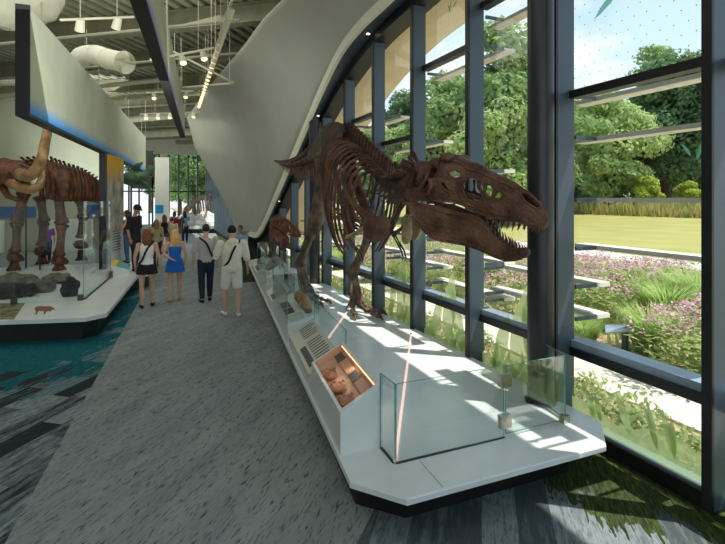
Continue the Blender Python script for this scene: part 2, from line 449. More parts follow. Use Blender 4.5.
# ---------------------------------------------------------------- camera, world, sun
cd = bpy.data.cameras.new('camera'); cam = bpy.data.objects.new('camera', cd); COL.objects.link(cam)
cam.location = (0, 0, CH); cam.rotation_euler = (PI / 2, 0, -TH)
cd.sensor_width = 36; cd.lens = F / 725 * 36; cd.shift_y = -(272 - HY) / 725; cd.clip_start = .05; cd.clip_end = 600
SC.camera = cam
SC.view_settings.view_transform = 'Standard'; SC.view_settings.look = 'None'
SC.view_settings.gamma = 1; SC.view_settings.exposure = .13; SC.view_settings.use_curve_mapping = False
W = bpy.data.worlds.new('sky'); SC.world = W; W.use_nodes = True
nt = W.node_tree; nd = nt.nodes; bg = nd['Background']
def wn(k, **kw):
    x = nd.new(k)
    for a, b in kw.items(): setattr(x, a, b)
    return x
tc = wn('ShaderNodeTexCoord'); sp = wn('ShaderNodeSeparateXYZ'); nt.links.new(tc.outputs['Generated'], sp.inputs[0])
ramp = wn('ShaderNodeValToRGB'); nt.links.new(sp.outputs[2], ramp.inputs[0])
e = ramp.color_ramp.elements; e[0].position = 0; e[0].color = srgb(226, 236, 240); e[1].position = .65; e[1].color = srgb(150, 196, 236)
e2 = e.new(.28); e2.color = srgb(196, 222, 240)
mp = wn('ShaderNodeMapping'); mp.inputs['Scale'].default_value = (2.2, 2.2, 5); nt.links.new(tc.outputs['Generated'], mp.inputs[0])
cn = wn('ShaderNodeTexNoise'); cn.inputs['Scale'].default_value = 1.5; cn.inputs['Detail'].default_value = 8; cn.inputs['Roughness'].default_value = .55; nt.links.new(mp.outputs[0], cn.inputs[0])
cr = wn('ShaderNodeMapRange'); cr.inputs[1].default_value = .5; cr.inputs[2].default_value = .68; nt.links.new(cn.outputs[0], cr.inputs[0])
mx = wn('ShaderNodeMix', data_type='RGBA'); nt.links.new(cr.outputs[0], mx.inputs[0]); nt.links.new(ramp.outputs[0], mx.inputs[6]); mx.inputs[7].default_value = srgb(248, 247, 240)
nt.links.new(mx.outputs[2], bg.inputs[0]); bg.inputs[1].default_value = 1.22
sl = bpy.data.lights.new('sun', 'SUN'); so = bpy.data.objects.new('sun', sl); COL.objects.link(so)
SUND = V((-1, .75, -2.5)).normalized()
so.rotation_euler = SUND.to_track_quat('-Z', 'Y').to_euler(); so.location = (20, -12, 30)
sl.energy = 5.2; sl.angle = math.radians(.6); sl.color = (1, .95, .86)

# ---------------------------------------------------------------- floor and ground
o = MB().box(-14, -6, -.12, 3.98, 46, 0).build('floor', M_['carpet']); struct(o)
# object coordinates of the carpet must equal world coordinates
for v in o.data.vertices: v.co += o.location
o.location = (0, 0, 0)
struct(MB().box(3.98, -14, -.4, 120, 150, -.06).build('ground', M_['soil']))
struct(MB().box(5.15, -14, -.07, 6.25, 60, -.03).build('path', M_['concrete']))
tag(MB().box(6.25, -14, -.07, 6.75, 60, -.04).build('gravel_strip', M_['gravel']), 'strip of grey river gravel beside the pale concrete path', 'gravel', kind='stuff')
struct(MB().box(16.6, -14, -.07, 18.6, 90, -.02).build('garden_walk', M_['concrete']))
tag(MB().grid(lambda u, v: V((18.6 + 36 * u, -14 + 124 * v, -.04 + .9 * u * u)), 10, 10).build('mown_lawn', M_['lawn'], smooth=True), 'mown sunny lawn beyond the flower beds', 'lawn', kind='stuff')
struct(MB().grid(lambda u, v: V((54 + 60 * u, -14 + 160 * v, .8 + 1.5 * u)), 4, 4).build('hill', M_['soil']))

# ---------------------------------------------------------------- the arched opening: points (Y, Z) on the window plane
ARCH = [(-6, 5.9), (2, 5.8), (5, 5.64), (6.73, 5.5), (8.12, 5.37), (9.6, 5.03), (11.17, 4.43), (13.54, 3.26), (15.2, 2.40), (16.8, 1.57), (18.5, .8), (20.9, .3)]
def archz(y):
    for (a, b), (c, d) in zip(ARCH, ARCH[1:]):
        if a <= y <= c: return b + (d - b) * (y - a) / (c - a)
    return 0
# smooth sampling
def cat(pts, n):
    out = []
    for i in range(len(pts) - 1):
        p0 = pts[max(i-1, 0)]; p1 = pts[i]; p2 = pts[i+1]; p3 = pts[min(i+2, len(pts)-1)]
        for k in range(n):
            t = k / n
            out.append(tuple(.5 * ((2*p1[j]) + (-p0[j]+p2[j])*t + (2*p0[j]-5*p1[j]+4*p2[j]-p3[j])*t*t + (-p0[j]+3*p1[j]-3*p2[j]+p3[j])*t**3) for j in range(len(p1))))
    out.append(tuple(pts[-1])); return out
A = cat([(3.42, y, z) for y, z in ARCH], 5)
ARCHS = [(-6, 5.75), (2, 5.7), (5, 5.6), (6.92, 5.47), (8.2, 5.40), (9.3, 5.18), (10.6, 4.60), (11.5, 4.12), (12.4, 3.65), (13.8, 2.92), (15.1, 2.24), (16.5, 1.52), (17.5, 1.08), (18.4, .93), (20.9, .90)]
AS = cat([(3.42, y, z) for y, z in ARCHS], 5)
def outward(i):
    a, b = AS[max(i-1, 0)], AS[min(i+1, len(AS)-1)]
    t = V((b[1] - a[1], b[2] - a[2])).normalized(); n = V((-t.y, t.x))
    return n if n.y >= 0 else -n
A2 = [(3.41, a[1] + outward(i).x * .13, a[2] + outward(i).y * .13) for i, a in enumerate(AS)]
# upper / rear edge of the shell
Bk = [(2.75, -6, 6.25), (2.6, 0, 6.25), (2.45, 4, 6.2), tuple(P(285, 0, 9.35)), tuple(P(262, 22, 10.6)), tuple(P(240, 50, 12.6)), tuple(P(205, 91, 17.4)), tuple(P(187, 118, 21.6)), tuple(P(195, 148, 21.4)), tuple(P(214, 183, 21.2)), tuple(P(229, 212, 20.9)), tuple(P(238, 235, 20.6)), (3.2, 20.9, .7)]
B = []
for p_, q_ in zip(Bk, Bk[1:]): B += [tuple(V(p_).lerp(V(q_), t / 4)) for t in range(4)]
B.append(Bk[-1])
def shell(u, v):
    n = len(A2) - 1; f = u * n; i = min(int(f), n - 1); t = f - i
    a = V(A2[i]).lerp(V(A2[i+1]), t); fb = u * (len(B) - 1); j = min(int(fb), len(B) - 2); b = V(B[j]).lerp(V(B[j+1]), fb - j)
    p = a.lerp(b, v); w = math.sin(PI * v) * (a - b).length
    return p + V((.02, .03, .025)) * w
mb = MB().grid(shell, 120, 16)
o = mb.build('wall_shell', M_['shell'], smooth=True, fixn=False); struct(o)
sm = o.modifiers.new('thickness', 'SOLIDIFY'); sm.thickness = .12; sm.offset = 1
# pale trim band and dark reveal following the arch
def sweep(x0, x1, w0, w1, name, m, A=None):
    A = A or globals()['A']
    """ribbon box following the arch; w = distance inside the arch edge towards the opening"""
    mb = MB(); pts = [(a[1], a[2]) for a in A]
    n = len(pts); cols = []
    for i in range(n):
        y, z = pts[i]; y2, z2 = pts[min(i+1, n-1)]; y1, z1 = pts[max(i-1, 0)]
        t = V((y2 - y1, z2 - z1)).normalized(); nrm = V((-t.y, t.x))      # outward (up)
        if nrm.y < 0: nrm = -nrm
        q0 = V((y, z)) + nrm * w0; q1 = V((y, z)) + nrm * w1
        cols.append([V((x0, q0.x, q0.y)), V((x1, q0.x, q0.y)), V((x1, q1.x, q1.y)), V((x0, q1.x, q1.y))])
    vs = [p for c in cols for p in c]; fs = []
    for i in range(n - 1):
        for k in range(4): fs.append((i*4+k, i*4+(k+1) % 4, (i+1)*4+(k+1) % 4, (i+1)*4+k))
    fs += [(0, 1, 2, 3), ((n-1)*4+3, (n-1)*4+2, (n-1)*4+1, (n-1)*4)]
    mb._add(vs, fs); return struct(mb.build(name, m, smooth=True, angle=40))
sweep(3.37, 3.44, -.02, .17, 'trim_1', M_['shelltrim'], AS)
mb = MB()   # dark reveal between the shell edge and the window frame
nA = 100
def onc(L, t):
    f = t * (len(L) - 1); i = min(int(f), len(L) - 2); return V(L[i]).lerp(V(L[i+1]), f - i)
def byY(L, y):
    for p, q in zip(L, L[1:]):
        if p[1] <= y <= q[1]: return p[2] + (q[2] - p[2]) * (y - p[1]) / (q[1] - p[1] + 1e-9)
    return L[-1][2]
mb.grid(lambda u, v: V((3.43 + .29 * v, -6 + 26.9 * u, (byY(AS, -6 + 26.9 * u) + .02) * (1 - v) + (byY(A, -6 + 26.9 * u) + .03) * v)), 120, 2)
struct(mb.build('trim_2', M_['mull'], smooth=True, fixn=False))
struct(MB().box(2.95, 19.6, 0, 3.96, 21.0, .9).build('trim_4', M_['walld']))
sweep(3.68, 4.02, -.14, .02, 'trim_3', M_['mull_d'])
# spandrel wall above the arch on the window plane and the roof overhang outside
mb = MB(); pts = [(a[1], a[2]) for a in A]
for (y0, z0), (y1, z1) in zip(pts, pts[1:]):
    mb.quad((3.96, y0, z0 - .02), (3.96, y1, z1 - .02), (3.96, y1, 7.3), (3.96, y0, 7.3))
struct(mb.build('wall_right', M_['matte_white'], fixn=False))
sweep(4.0, 5.05, .0, .12, 'roof_overhang', M_['soffit'])
struct(MB().box(-14, -6, 7.25, 5.2, 46, 7.4).build('roof', M_['ceil_d']))

# little downlights set in the dark reveal
for i, y in enumerate((8.2, 11.2, 13.2, 15.2)):
    z = (byY(AS, y) + byY(A, y)) / 2 - .012
    r = empty('recessed_downlight', (3.575, y, z), 'small round recessed downlight in the dark arch reveal, %s' % ['highest one, above the ribcage', 'second from the top', 'third from the top', 'lowest one, by the tail tip'][i], 'downlight', 'downlights in the arch reveal')
    MB().tube([(3.575, y, z + .03), (3.575, y, z)], .05, 14).build('rim', M_['steel'], r, smooth=True, angle=40)
    MB().tube([(3.575, y, z + .0), (3.575, y, z - .008)], .035, 14).build('lens', emat('warm_lamp_%d' % i, srgb(255, 236, 200), 3), r)

# ---------------------------------------------------------------- windows: bays between mullions
Y0, BAY = 2.258, 1.48
def bayY(k): return Y0 + BAY * k           # near face of mullion k
TR = {-3: [3.36], -2: [4.3], -1: [3.3], 0: [3.36], 1: [4.79], 2: [4.35], 3: [3.32], 4: [3.95], 5: [3.3], 6: [3.6], 7: [2.9], 8: [2.6], 9: [], 10: [], 11: []}
for k in range(-4, 13):
    y = bayY(k)
    if y > 19.4: break
    zt = archz(y) - .1
    mb = MB().box(3.68, y, .1, 3.905, y + .07, zt); mb.cur = 1; mb.box(3.665, y - .002, .1, 3.69, y + .072, zt)
    struct(mb.build('trim_%d' % (10 + k + 4), [M_['mull'], M_['mull_d']]))
FILMR = random.Random(3)
def leaf_poly(mb, x, y, z, ang, L, w):
    """a leaf blade on the glass plane X = x"""
    ca, sa = math.cos(ang), math.sin(ang); ptl, ptr = [], []
    n = 7
    for i in range(n + 1):
        t = i / n; ww = w * math.sin(PI * t ** .8) ** .9 if 0 < t < 1 else 0
        cyy, czz = y + ca * L * t, z + sa * L * t + .04 * L * math.sin(PI * t)
        ptl.append((x, cyy - sa * ww, czz + ca * ww)); ptr.append((x, cyy + sa * ww, czz - ca * ww))
    for i in range(n): mb.quad(ptl[i], ptl[i+1], ptr[i+1], ptr[i])
for k in range(-4, 12):
    y0, y1 = bayY(k) + .075, bayY(k + 1)
    if y1 > 19.3: break
    zt0, zt1 = archz(y0) - .15, archz(y1) - .15
    n = k + 5
    zt = max(zt0, zt1)
    # frame: bottom rail, sill rail, transoms
    mb = MB(); mb.box(3.82, y0, 0, 3.97, y1, .13)
    if min(zt0, zt1) > 1.0: mb.box(3.84, y0, .78, 3.92, y1, .86)
    trs = [z for z in TR.get(k, []) if z < min(zt0, zt1) - .1]
    for z in trs: mb.box(3.84, y0, z, 3.96, y1, z + .08)
    w = mb.build('window_%d' % n, M_['mull_d']); struct(w)
    if min(zt0, zt1) > 1.0:
        MB().box(3.87, y0, .86, 4.06, y1, .93).build('sill_rail', M_['sill'], w)
    MB().box(3.85, y0, .13, 3.98, y1, .15).build('bottom_sill', M_['sill'], w)
    mb = MB(); N = 8
    for i in range(N):
        a, b = y0 + (y1-y0) * i / N, y0 + (y1-y0) * (i+1) / N
        mb.quad((3.885, a, .1), (3.885, b, .1), (3.885, b, archz(b) - .15), (3.885, a, archz(a) - .15))
    MB_g = mb.build('pane', M_['glass'], w, fixn=False)
    if k <= 6:
        # printed leaf film on the lower glass
        fb = MB(); top = []
        for i in range(25):
            yy = y0 + (y1 - y0) * i / 24
            top.append((yy, .36 + .12 * noise.noise(V((yy * 1.7, 3, 0))) + .05 * noise.noise(V((yy * 7, 1, 0)))))
        for (a, za), (b, zb) in zip(top, top[1:]): fb.quad((3.878, a, .12), (3.878, b, .12), (3.878, b, zb), (3.878, a, za))
        for j in range(9):
            yy = FILMR.uniform(y0 + .12, y1 - .12); an = FILMR.uniform(.9, 2.2); L = FILMR.uniform(.2, .42)
            L = min(L, (y1 - .02 - yy) / max(.05, math.cos(an)) if math.cos(an) > .05 else L, (yy - y0 - .02) / max(.05, -math.cos(an)) if math.cos(an) < -.05 else L)
            leaf_poly(fb, 3.8765 - j * .0004, yy, .24, an, L, FILMR.uniform(.025, .05))
        if k in (1, 2, 3):
            for (fy, an, L, wd) in ((.25, 1.25, .95, .13), (.55, 1.75, 1.15, .16), (.8, 1.9, .8, .11)):
                leaf_poly(fb, 3.8715 - fy * .002, y0 + (y1 - y0) * fy, .24, an, L, wd)
        fb.build('leaf_film', M_['film'], w, fixn=False)
    if k in (0, 1, 2):
        db = MB()
        zlo = trs[0] + .1 if trs else 3.4
        z = zlo
        r = 0
        while z < zt - .1:
            yy = y0 + .05 + (.06 if r % 2 else 0)
            while yy < y1 - .03:
                s = .0045; db.quad((3.88, yy - s, z - s), (3.88, yy + s, z - s), (3.88, yy + s, z + s), (3.88, yy - s, z + s)); yy += .12
            z += .1; r += 1
        db.build('frit_dots', M_['frit'], w, fixn=False)
    for (px, py, an, L, wd, kk) in ((594, 20, .55, .55, .035, 0), (640, -12, .45, .4, .03, 0), (697, 160, 1.3, .16, .02, 0), (691, 156, 2.2, .13, .014, 0), (449, 14, 1.2, .22, .014, 2), (451, 12, 2.1, .16, .012, 2), (453, 8, .6, .14, .012, 2)):
        if kk == k:
            u = (px - CX) / F; dirx = SN + CS * u; diry = CS - SN * u; t = 3.87 / dirx
            fb = MB(); leaf_poly(fb, 3.868, diry * t, CH - (py - HY) / F * t, PI - an, L, wd); fb.build('bird_decal', M_['decal'], w, fixn=False)
# sunshade fins outside
FIN = {0: [1.84, 2.34, 2.98, 3.40], 1: [1.12, 1.45, 4.72], 2: [1.5, 1.02, 2.72, 4.33], 3: [1.25, 1.7, 3.27, 2.3], 4: [1.35, 3.9, 2.6], 5: [1.6, 3.25, 2.1], 6: [1.2, 2.5], 7: [1.7, 2.8], 8: [1.3], 9: [1.2]}
WORD = ['lowest', 'second lowest', 'second highest', 'highest']
for k, zs in FIN.items():
    zs = sorted(z for z in zs if z < archz(bayY(k + 1)) - .2)
    for i, z in enumerate(zs):
        bw = {0: 'bay right of the round column', 1: 'bay just left of the round column', 2: 'second bay left of the round column', 3: 'third bay left of the round column', 4: 'fourth bay left of the round column', 5: 'bay behind the pelvis', -1: 'bay beyond the right edge', -2: 'bay nearest the camera'}.get(k, 'far bay %s the tail' % ('behind', 'left of', 'well left of', 'farthest left of')[max(0, min(3, k - 6))])
        r = empty('sunshade_fin', (4.35, bayY(k) + .75, z), 'pale horizontal sunshade fin outside the %s, %s' % (bw, WORD[i] if len(zs) == 4 else ['lowest', 'middle', 'upper'][i] if len(zs) == 3 else ['lower', 'upper'][i] if len(zs) == 2 else 'only one'), 'sunshade', 'sunshade fins outside the windows')
        MB().prism([(4.25, bayY(k) + .02), (4.43, bayY(k) + .02), (4.43, bayY(k+1) + .32), (4.25, bayY(k+1) + .32)], z - .022, z + .022).build('blade', M_['fin'], r)
        for yy in (bayY(k) + .035, bayY(k+1) + .035): MB().box(3.96, yy - .012, z - .02, 4.24, yy + .012, z + .02).build('bracket', M_['mull'], r)
# round columns
for (y, lab, z1) in ((3.80, 'charcoal round steel column standing through the plinth behind the snout', 5.85), (11.32, 'charcoal round steel column behind the pelvis and tail', 4.34)):
    x = 3.53
    o = MB().tube([(x, y, .335 if y < 5 else .335), (x, y, .36), (x, y, .361), (x, y, z1)], [.15, .15, .128, .128], 32).build('round_column', M_['colm'], smooth=True, angle=40)
    tag(o, lab, 'column', 'round steel columns')

# ---------------------------------------------------------------- far walls
struct(MB().box(-14, 26.3, 0, -1.5, 26.5, 7.25).build('wall_back', M_['wallg']))
struct(MB().box(-8.6, -6, 0, -8.4, 26.3, 7.25).build('wall_left', M_['wallg']))
# end facade with mullions
mb = MB().box(-3.6, 42.0, 0, 5.2, 42.2, .35)
mb.box(-3.6, 42.0, 5.9, 5.2, 42.2, 7.25)
struct(mb.build('wall_far', M_['matte_white']))
w = struct(MB().box(-3.6, 42.02, 2.9, 3.9, 42.1, 3.0).build('window_30', M_['mull_d']))
for i in range(11):
    x = -3.4 + .72 * i; MB().box(x, 41.85, .35, x + .12, 42.15, 5.9).build('mullion', M_['mull'], w)
MB().quad((-3.6, 42.1, .35), (3.9, 42.1, .35), (3.9, 42.1, 5.9), (-3.6, 42.1, 5.9)).build('pane', M_['glass'], w, fixn=False)
# facade beyond the shell
w = struct(MB().box(3.86, 21.2, 0, 3.98, 42, .2).box(3.86, 21.2, 3.0, 3.98, 42, 3.1).box(3.86, 21.2, 6.0, 3.98, 42, 7.25).build('window_31', M_['mull_d']))
for i in range(14):
    y = 21.3 + 1.5 * i; MB().box(3.7, y, .2, 3.96, y + .08, 6).build('mullion', M_['mull'], w)
MB().quad((3.92, 21.2, .2), (3.92, 42, .2), (3.92, 42, 6), (3.92, 21.2, 6)).build('pane', M_['glass'], w, fixn=False)
# ================================================================= the big theropod skeleton
DECK = .33
trex = empty('dinosaur_skeleton', (2.95, 8.1, DECK), 'huge dark brown standing meat-eating dinosaur skeleton with open toothed jaws on the white plinth', 'dinosaur skeleton')

def bez(pts, n): return [V(p) for p in cat([tuple(p) for p in pts], n)]
def resample(pts, n):
    L = [0]
    for a, b in zip(pts, pts[1:]): L.append(L[-1] + (b - a).length)
    out = []
    for i in range(n):
        t = L[-1] * i / (n - 1) if n > 1 else 0
        j = 0
        while j < len(L) - 2 and L[j+1] < t: j += 1
        f = (t - L[j]) / max(1e-9, L[j+1] - L[j]); out.append(pts[j].lerp(pts[j+1], max(0, min(1, f))))
    return out

def vertebra(c, d, r, ln, spine, spw, trans, parent, m, chev=0, lean=0, name='vertebra', seed=0):
    """one vertebra: spool centrum, neural arch and blade, side processes, optional chevron below"""
    d = d.normalized(); side = d.cross(V((0, 0, 1))).normalized(); up = side.cross(d).normalized()
    mb = MB()
    k = [(-.5, 1.0), (-.42, 1.05), (-.2, .78), (0, .72), (.2, .78), (.42, 1.05), (.5, 1.0)]
    mb.tube([c + d * ln * t for t, _ in k], [r * q for _, q in k], 10, up=up, wob=.15, seed=seed)
    # neural arch + spine
    b = c + up * r * .8
    if spine > 0:
        top = b + up * spine - d * lean * spine
        mb.tube([b - up * r * .2, b + up * spine * .3 - d * lean * spine * .3, b + up * spine * .8 - d * lean * spine * .8, top, top + up * .01],
                [(spw * .5, ln * .34), (spw * .34, ln * .24), (spw * .42, ln * .30), (spw * .75, ln * .34), (spw * .4, ln * .2)], 8, up=d, wob=.2, seed=seed + 1)
    for sgn in (-1, 1):
        if trans > 0:
            e = b + side * sgn * (r * .4 + trans) + up * trans * .28 - d * trans * .1
            mb.tube([b + side * sgn * r * .3, b + side * sgn * trans * .6 + up * trans * .16, e], [(ln * .26, r * .3), (ln * .18, r * .2), (ln * .22, r * .16)], 7, up=up, wob=.2, seed=seed + 2)
        # zygapophyses
        mb.tube([b + side * sgn * r * .45 + up * r * .2, b + side * sgn * r * .6 + up * r * .35 + d * ln * .65], [r * .24, r * .16], 6)
    if chev:
        q = c - up * r * .8 - d * ln * .4
        mb.tube([q, q - up * chev * .6 - d * chev * .2, q - up * chev - d * chev * .5], [(r * .4, r * .2), (r * .2, r * .22), (r * .12, r * .25)], 6, up=d, wob=.2)
    return mb.build(name, m, parent, smooth=True, angle=50)

# spine from the skull to the tail tip
NECK = bez([(2.69, 4.66, 2.68), (2.70, 4.86, 2.58), (2.72, 5.12, 2.50), (2.76, 5.48, 2.50), (2.81, 5.9, 2.62)], 8)
BACK = bez([(2.81, 5.9, 2.62), (2.84, 6.4, 2.84), (2.86, 6.9, 3.06), (2.87, 7.4, 3.24)], 8)
TAIL = bez([(2.88, 8.85, 3.22), (2.90, 9.6, 3.16), (2.94, 10.5, 3.14), (2.98, 11.6, 3.18), (3.02, 12.6, 3.28), (3.05, 13.5, 3.40)], 8)
nk = resample(NECK, 12)
for i, p in enumerate(nk[:-1]):
    q = nk[i+1]; d = q - p; t = i / 11
    vertebra(p.lerp(q, .5), d, .10 + .01 * t, d.length * .95, .20 + .02 * math.sin(i * 2.1), .035, .17, trex, M_['bone_d'], lean=-.35 + .3 * t, seed=i)
    for s in (-1, 1):   # short neck ribs
        sd = d.normalized().cross(V((0, 0, 1))).normalized() * s
        c = p.lerp(q, .5) + sd * .09 - V((0, 0, .04))
        MB().tube([c, c - V((0, 0, .09)) + d * .8 + sd * .03, c - V((0, 0, .15)) + d * 2.4 + sd * .03], [.018, .013, .005], 6).build('neck_rib', M_['bone_d'], trex, smooth=True)
bk = resample(BACK, 13)
for i, p in enumerate(bk[:-1]):
    q = bk[i+1]; d = q - p
    vertebra(p.lerp(q, .5), d, .095, d.length * .97, .20 + .05 * (i / 12), .05, .17, trex, M_['bone_d'], lean=.12, seed=20 + i)
SAC = [V((2.87, 7.4, 3.24)), V((2.88, 8.85, 3.22))]
mb = MB().tube(resample(SAC, 9), [.11, .1, .11, .1, .11, .1, .11, .1, .1], 10, wob=.2)
for i in range(6):
    y = 7.55 + .24 * i
    mb.tube([(2.875, y, 3.28), (2.875, y + .03, 3.46)], [(.03, .09), (.03, .08)], 8, up=(0, 1, 0), wob=.2)
mb.build('sacrum', M_['bone_d'], trex, smooth=True, angle=50)
tl = resample(TAIL, 31)
for i, p in enumerate(tl[:-1]):
    q = tl[i+1]; d = q - p; t = i / 30
    vertebra(p.lerp(q, .5), d, .085 * (1 - t) ** .8 + .012, d.length * .96, (.21 * (1 - t) ** 1.3 + .01), .045, .18 * max(0, 1 - 1.6 * t), trex, M_['bone_d'], chev=(.46 * (1 - t) if i > 1 and t < .85 else 0), lean=.4, name='tail_vertebra', seed=40 + i)

# ribs
AX = V((0, 0, 1))
for i in range(12):
    c = bk[i].lerp(bk[min(i+1, 12)], .5); t = i / 11
    Ld = 1.15 * (.35 + .88 * math.sin(PI * (.08 + .75 * t)))          # drop
    wd = .30 + .19 * math.sin(PI * (.15 + .7 * t))
    for s in (-1, 1):
        sd = V((s, 0, 0)); bk_ = V((0, 1, 0))
        k = [(.05, .06, 0), (.45, .10, .02), (.86, -.02, .08), (1.0, -.28, .18), (.98, -.58, .28), (.80, -.84, .36), (.55, -1.0, .40)]
        pts = [c + sd * wd * a + AX * Ld * b + bk_ * (g * (.55 + .35 * t)) for a, b, g in k]
        pts = resample(bez(pts, 5), 16)
        rr = [(.013 + .010 * math.sin(PI * min(1, j / 15 * .8 + .12)), .027 * (1 - .5 * j / 15)) for j in range(16)]
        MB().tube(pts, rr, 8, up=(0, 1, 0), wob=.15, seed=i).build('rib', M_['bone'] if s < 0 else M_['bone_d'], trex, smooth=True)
# belly ribs
for i in range(11):
    y = 6.05 + .135 * i; z = 1.86 + .02 * i + .05 * math.sin(i)
    for s in (-1, 1):
        MB().tube([(2.84, y - .07, z - .03), (2.84 + s * .12, y - .02, z), (2.84 + s * .25, y + .12, z + .12), (2.84 + s * .33, y + .24, z + .3)], [.011, .014, .011, .006], 6).build('belly_rib', M_['bone_d'], trex, smooth=True)

# ---- hips: ilium plates traced in side view (Y, Z)
def sideplate(name, x, outline, holes, thick, m, parent, bulge=0, tilt=0, sp=.04):
    cy = sum(p[0] for p in outline) / len(outline); cz = sum(p[1] for p in outline) / len(outline)
    def fn(y, z):
        w = 1 - min(1, ((y - cy) ** 2 + (z - cz) ** 2) / .5)
        n_ = .012 * noise.noise(V((y * 5, z * 5, x)))
        return (x + bulge * w + tilt * (z - cz) + n_, y, z), (1, 0, 0)
    mb = MB().plate(outline, holes, fn, thick, sp)
    return mb.build(name, m, parent, smooth=True, angle=55)
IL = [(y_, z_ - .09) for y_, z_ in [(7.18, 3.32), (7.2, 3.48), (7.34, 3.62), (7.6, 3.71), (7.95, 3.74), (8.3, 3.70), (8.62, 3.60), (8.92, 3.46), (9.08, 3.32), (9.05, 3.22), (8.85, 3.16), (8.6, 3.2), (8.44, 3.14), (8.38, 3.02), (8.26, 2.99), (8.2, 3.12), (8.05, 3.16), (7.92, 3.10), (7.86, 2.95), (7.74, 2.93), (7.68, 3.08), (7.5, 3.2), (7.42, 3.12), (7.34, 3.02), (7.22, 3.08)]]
for s in (-1, 1): sideplate('ilium', 2.87 + s * .17, IL, [], .05, M_['bone_toned_down'], trex, bulge=s * .05, tilt=-s * .16)
for s in (-1, 1):
    x = 2.87 + s * .13
    # pubis with a boot, ischium
    MB().tube([(x, 7.8, 3.02), (x - s * .03, 7.62, 2.6), (x - s * .08, 7.42, 2.1), (x - s * .11, 7.32, 1.86), (x - s * .115, 7.3, 1.72)],
              [(.05, .09), (.04, .065), (.035, .06), (.045, .12), (.04, .17)], 9, up=(0, 1, 0), wob=.2).build('pubis', M_['bone'], trex, smooth=True)
    MB().tube([(x, 8.32, 3.05), (x - s * .03, 8.55, 2.8), (x - s * .08, 8.95, 2.45), (x - s * .1, 9.25, 2.2)], [(.04, .08), (.03, .05), (.025, .04), (.03, .05)], 8, up=(0, 1, 0), wob=.2).build('ischium', M_['bone_d'], trex, smooth=True)

# ---- legs
def leg(hip, knee, ank, foot, toes, hall, parent):
    hip, knee, ank, foot = V(hip), V(knee), V(ank), V(foot)
    mb = MB().bone(hip, knee, .095, 1.5, 1.6, 12, up=(1, 0, 0), bend=(0, -.06, 0), seed=3)
    s = 1 if hip.x < 2.87 else -1
    mb.tube([hip, hip + V((s * .12, 0, .05)), hip + V((s * .18, 0, .06))], [.09, .075, .05], 10, wob=.1)
    mb.tube([hip + V((0, -.03, .06)), hip + V((0, -.04, -.2))], [(.05, .06), (.03, .04)], 8)
    mb.build('femur', M_['bone_leg'] if hip.x < 2.87 else M_['bone'], parent, smooth=True)
    d = (ank - knee); f = V((0, -1, 0))
    mb = MB().bone(knee + V((0, 0, -.03)), ank, .066, 1.9, 1.7, 12, up=(1, 0, 0), seed=5)
    mb.tube([knee + f * .05 + V((0, 0, .03)), knee + d * .12 + f * .17, knee + d * .3 + f * .06], [(.05, .07), (.04, .07), (.02, .03)], 8, up=(1, 0, 0), wob=.2)
    mb.build('tibia', M_['bone_leg'], parent, smooth=True)
    sx = V((-s * .09, .02, 0))
    MB().bone(knee + sx + d * .03, ank + sx * .8 - d * .04, .026, 2.2, 1.6, 8, seed=6).build('fibula', M_['bone_leg'], parent, smooth=True)
    MB().blob(ank, (.13, .09, .085), 12, 8, wob=.3, wf=2).build('ankle_bone', M_['bone_leg'], parent, smooth=True)
    tv = []
    for j, t in enumerate(toes):
        pts = [V(p) for p in t]
        off = (pts[0] - foot) * .5
        MB().bone(ank + V((off.x * .9, off.y * .3, -.05)), pts[0], .046 if j == 1 else .04, 1.35, 1.6, 10, seed=8 + j).build('metatarsal', M_['bone_leg'], parent, smooth=True)
        n = len(pts)
        for q in range(n - 2):
            a, b = pts[q], pts[q+1]; r = .052 * (1 - .13 * q)
            MB().bone(a.lerp(b, .03), a.lerp(b, .97), r * .72, 1.5, 1.35, 10, seed=q + j).build('toe_bone', M_['bone_leg'], parent, smooth=True)
        a, b = pts[-2], pts[-1]; m = a.lerp(b, .45) + V((0, 0, .035))
        MB().tube([a, a.lerp(m, .5) + V((0, 0, .012)), m, m.lerp(b, .6), b], [.036, .04, .03, .018, .004], 8, up=(0, 0, 1)).build('toe_claw', M_['bone_d'], parent, smooth=True)
    a = foot + V((s * .04, .05, .12)); h = V(hall)
    MB().tube([a, a.lerp(h, .5) + V((0, 0, .02)), h], [.024, .022, .006], 7).build('toe_claw', M_['bone_leg'], parent, smooth=True)
D = DECK
leg((2.66, 8.1, 3.16), (2.66, 8.47, 1.9), (2.70, 9.62, 1.05), (2.76, 9.42, D + .13),
    [[(2.66, 9.40, D + .15), (2.60, 9.20, D + .09), (2.56, 9.04, D + .065), (2.53, 8.86, D + .01)],
     [(2.77, 9.38, D + .15), (2.79, 9.12, D + .10), (2.81, 8.92, D + .08), (2.83, 8.76, D + .06), (2.85, 8.58, D + .01)],
     [(2.88, 9.42, D + .15), (2.94, 9.24, D + .09), (2.99, 9.12, D + .07), (3.05, 9.0, D + .05), (3.12, 8.9, D + .01)]], (2.62, 9.62, D + .02), trex)
leg((3.08, 8.1, 3.16), (3.24, 7.28, 1.88), (3.28, 8.24, 1.03), (3.30, 8.06, D + .13),
    [[(3.20, 8.04, D + .15), (3.13, 7.84, D + .09), (3.09, 7.68, D + .065), (3.05, 7.5, D + .01)],
     [(3.31, 8.02, D + .15), (3.36, 7.78, D + .10), (3.40, 7.6, D + .08), (3.43, 7.46, D + .06), (3.46, 7.30, D + .01)],
     [(3.41, 8.06, D + .15), (3.49, 7.90, D + .09), (3.55, 7.80, D + .07), (3.61, 7.70, D + .05), (3.68, 7.60, D + .01)]], (3.15, 8.25, D + .02), trex)

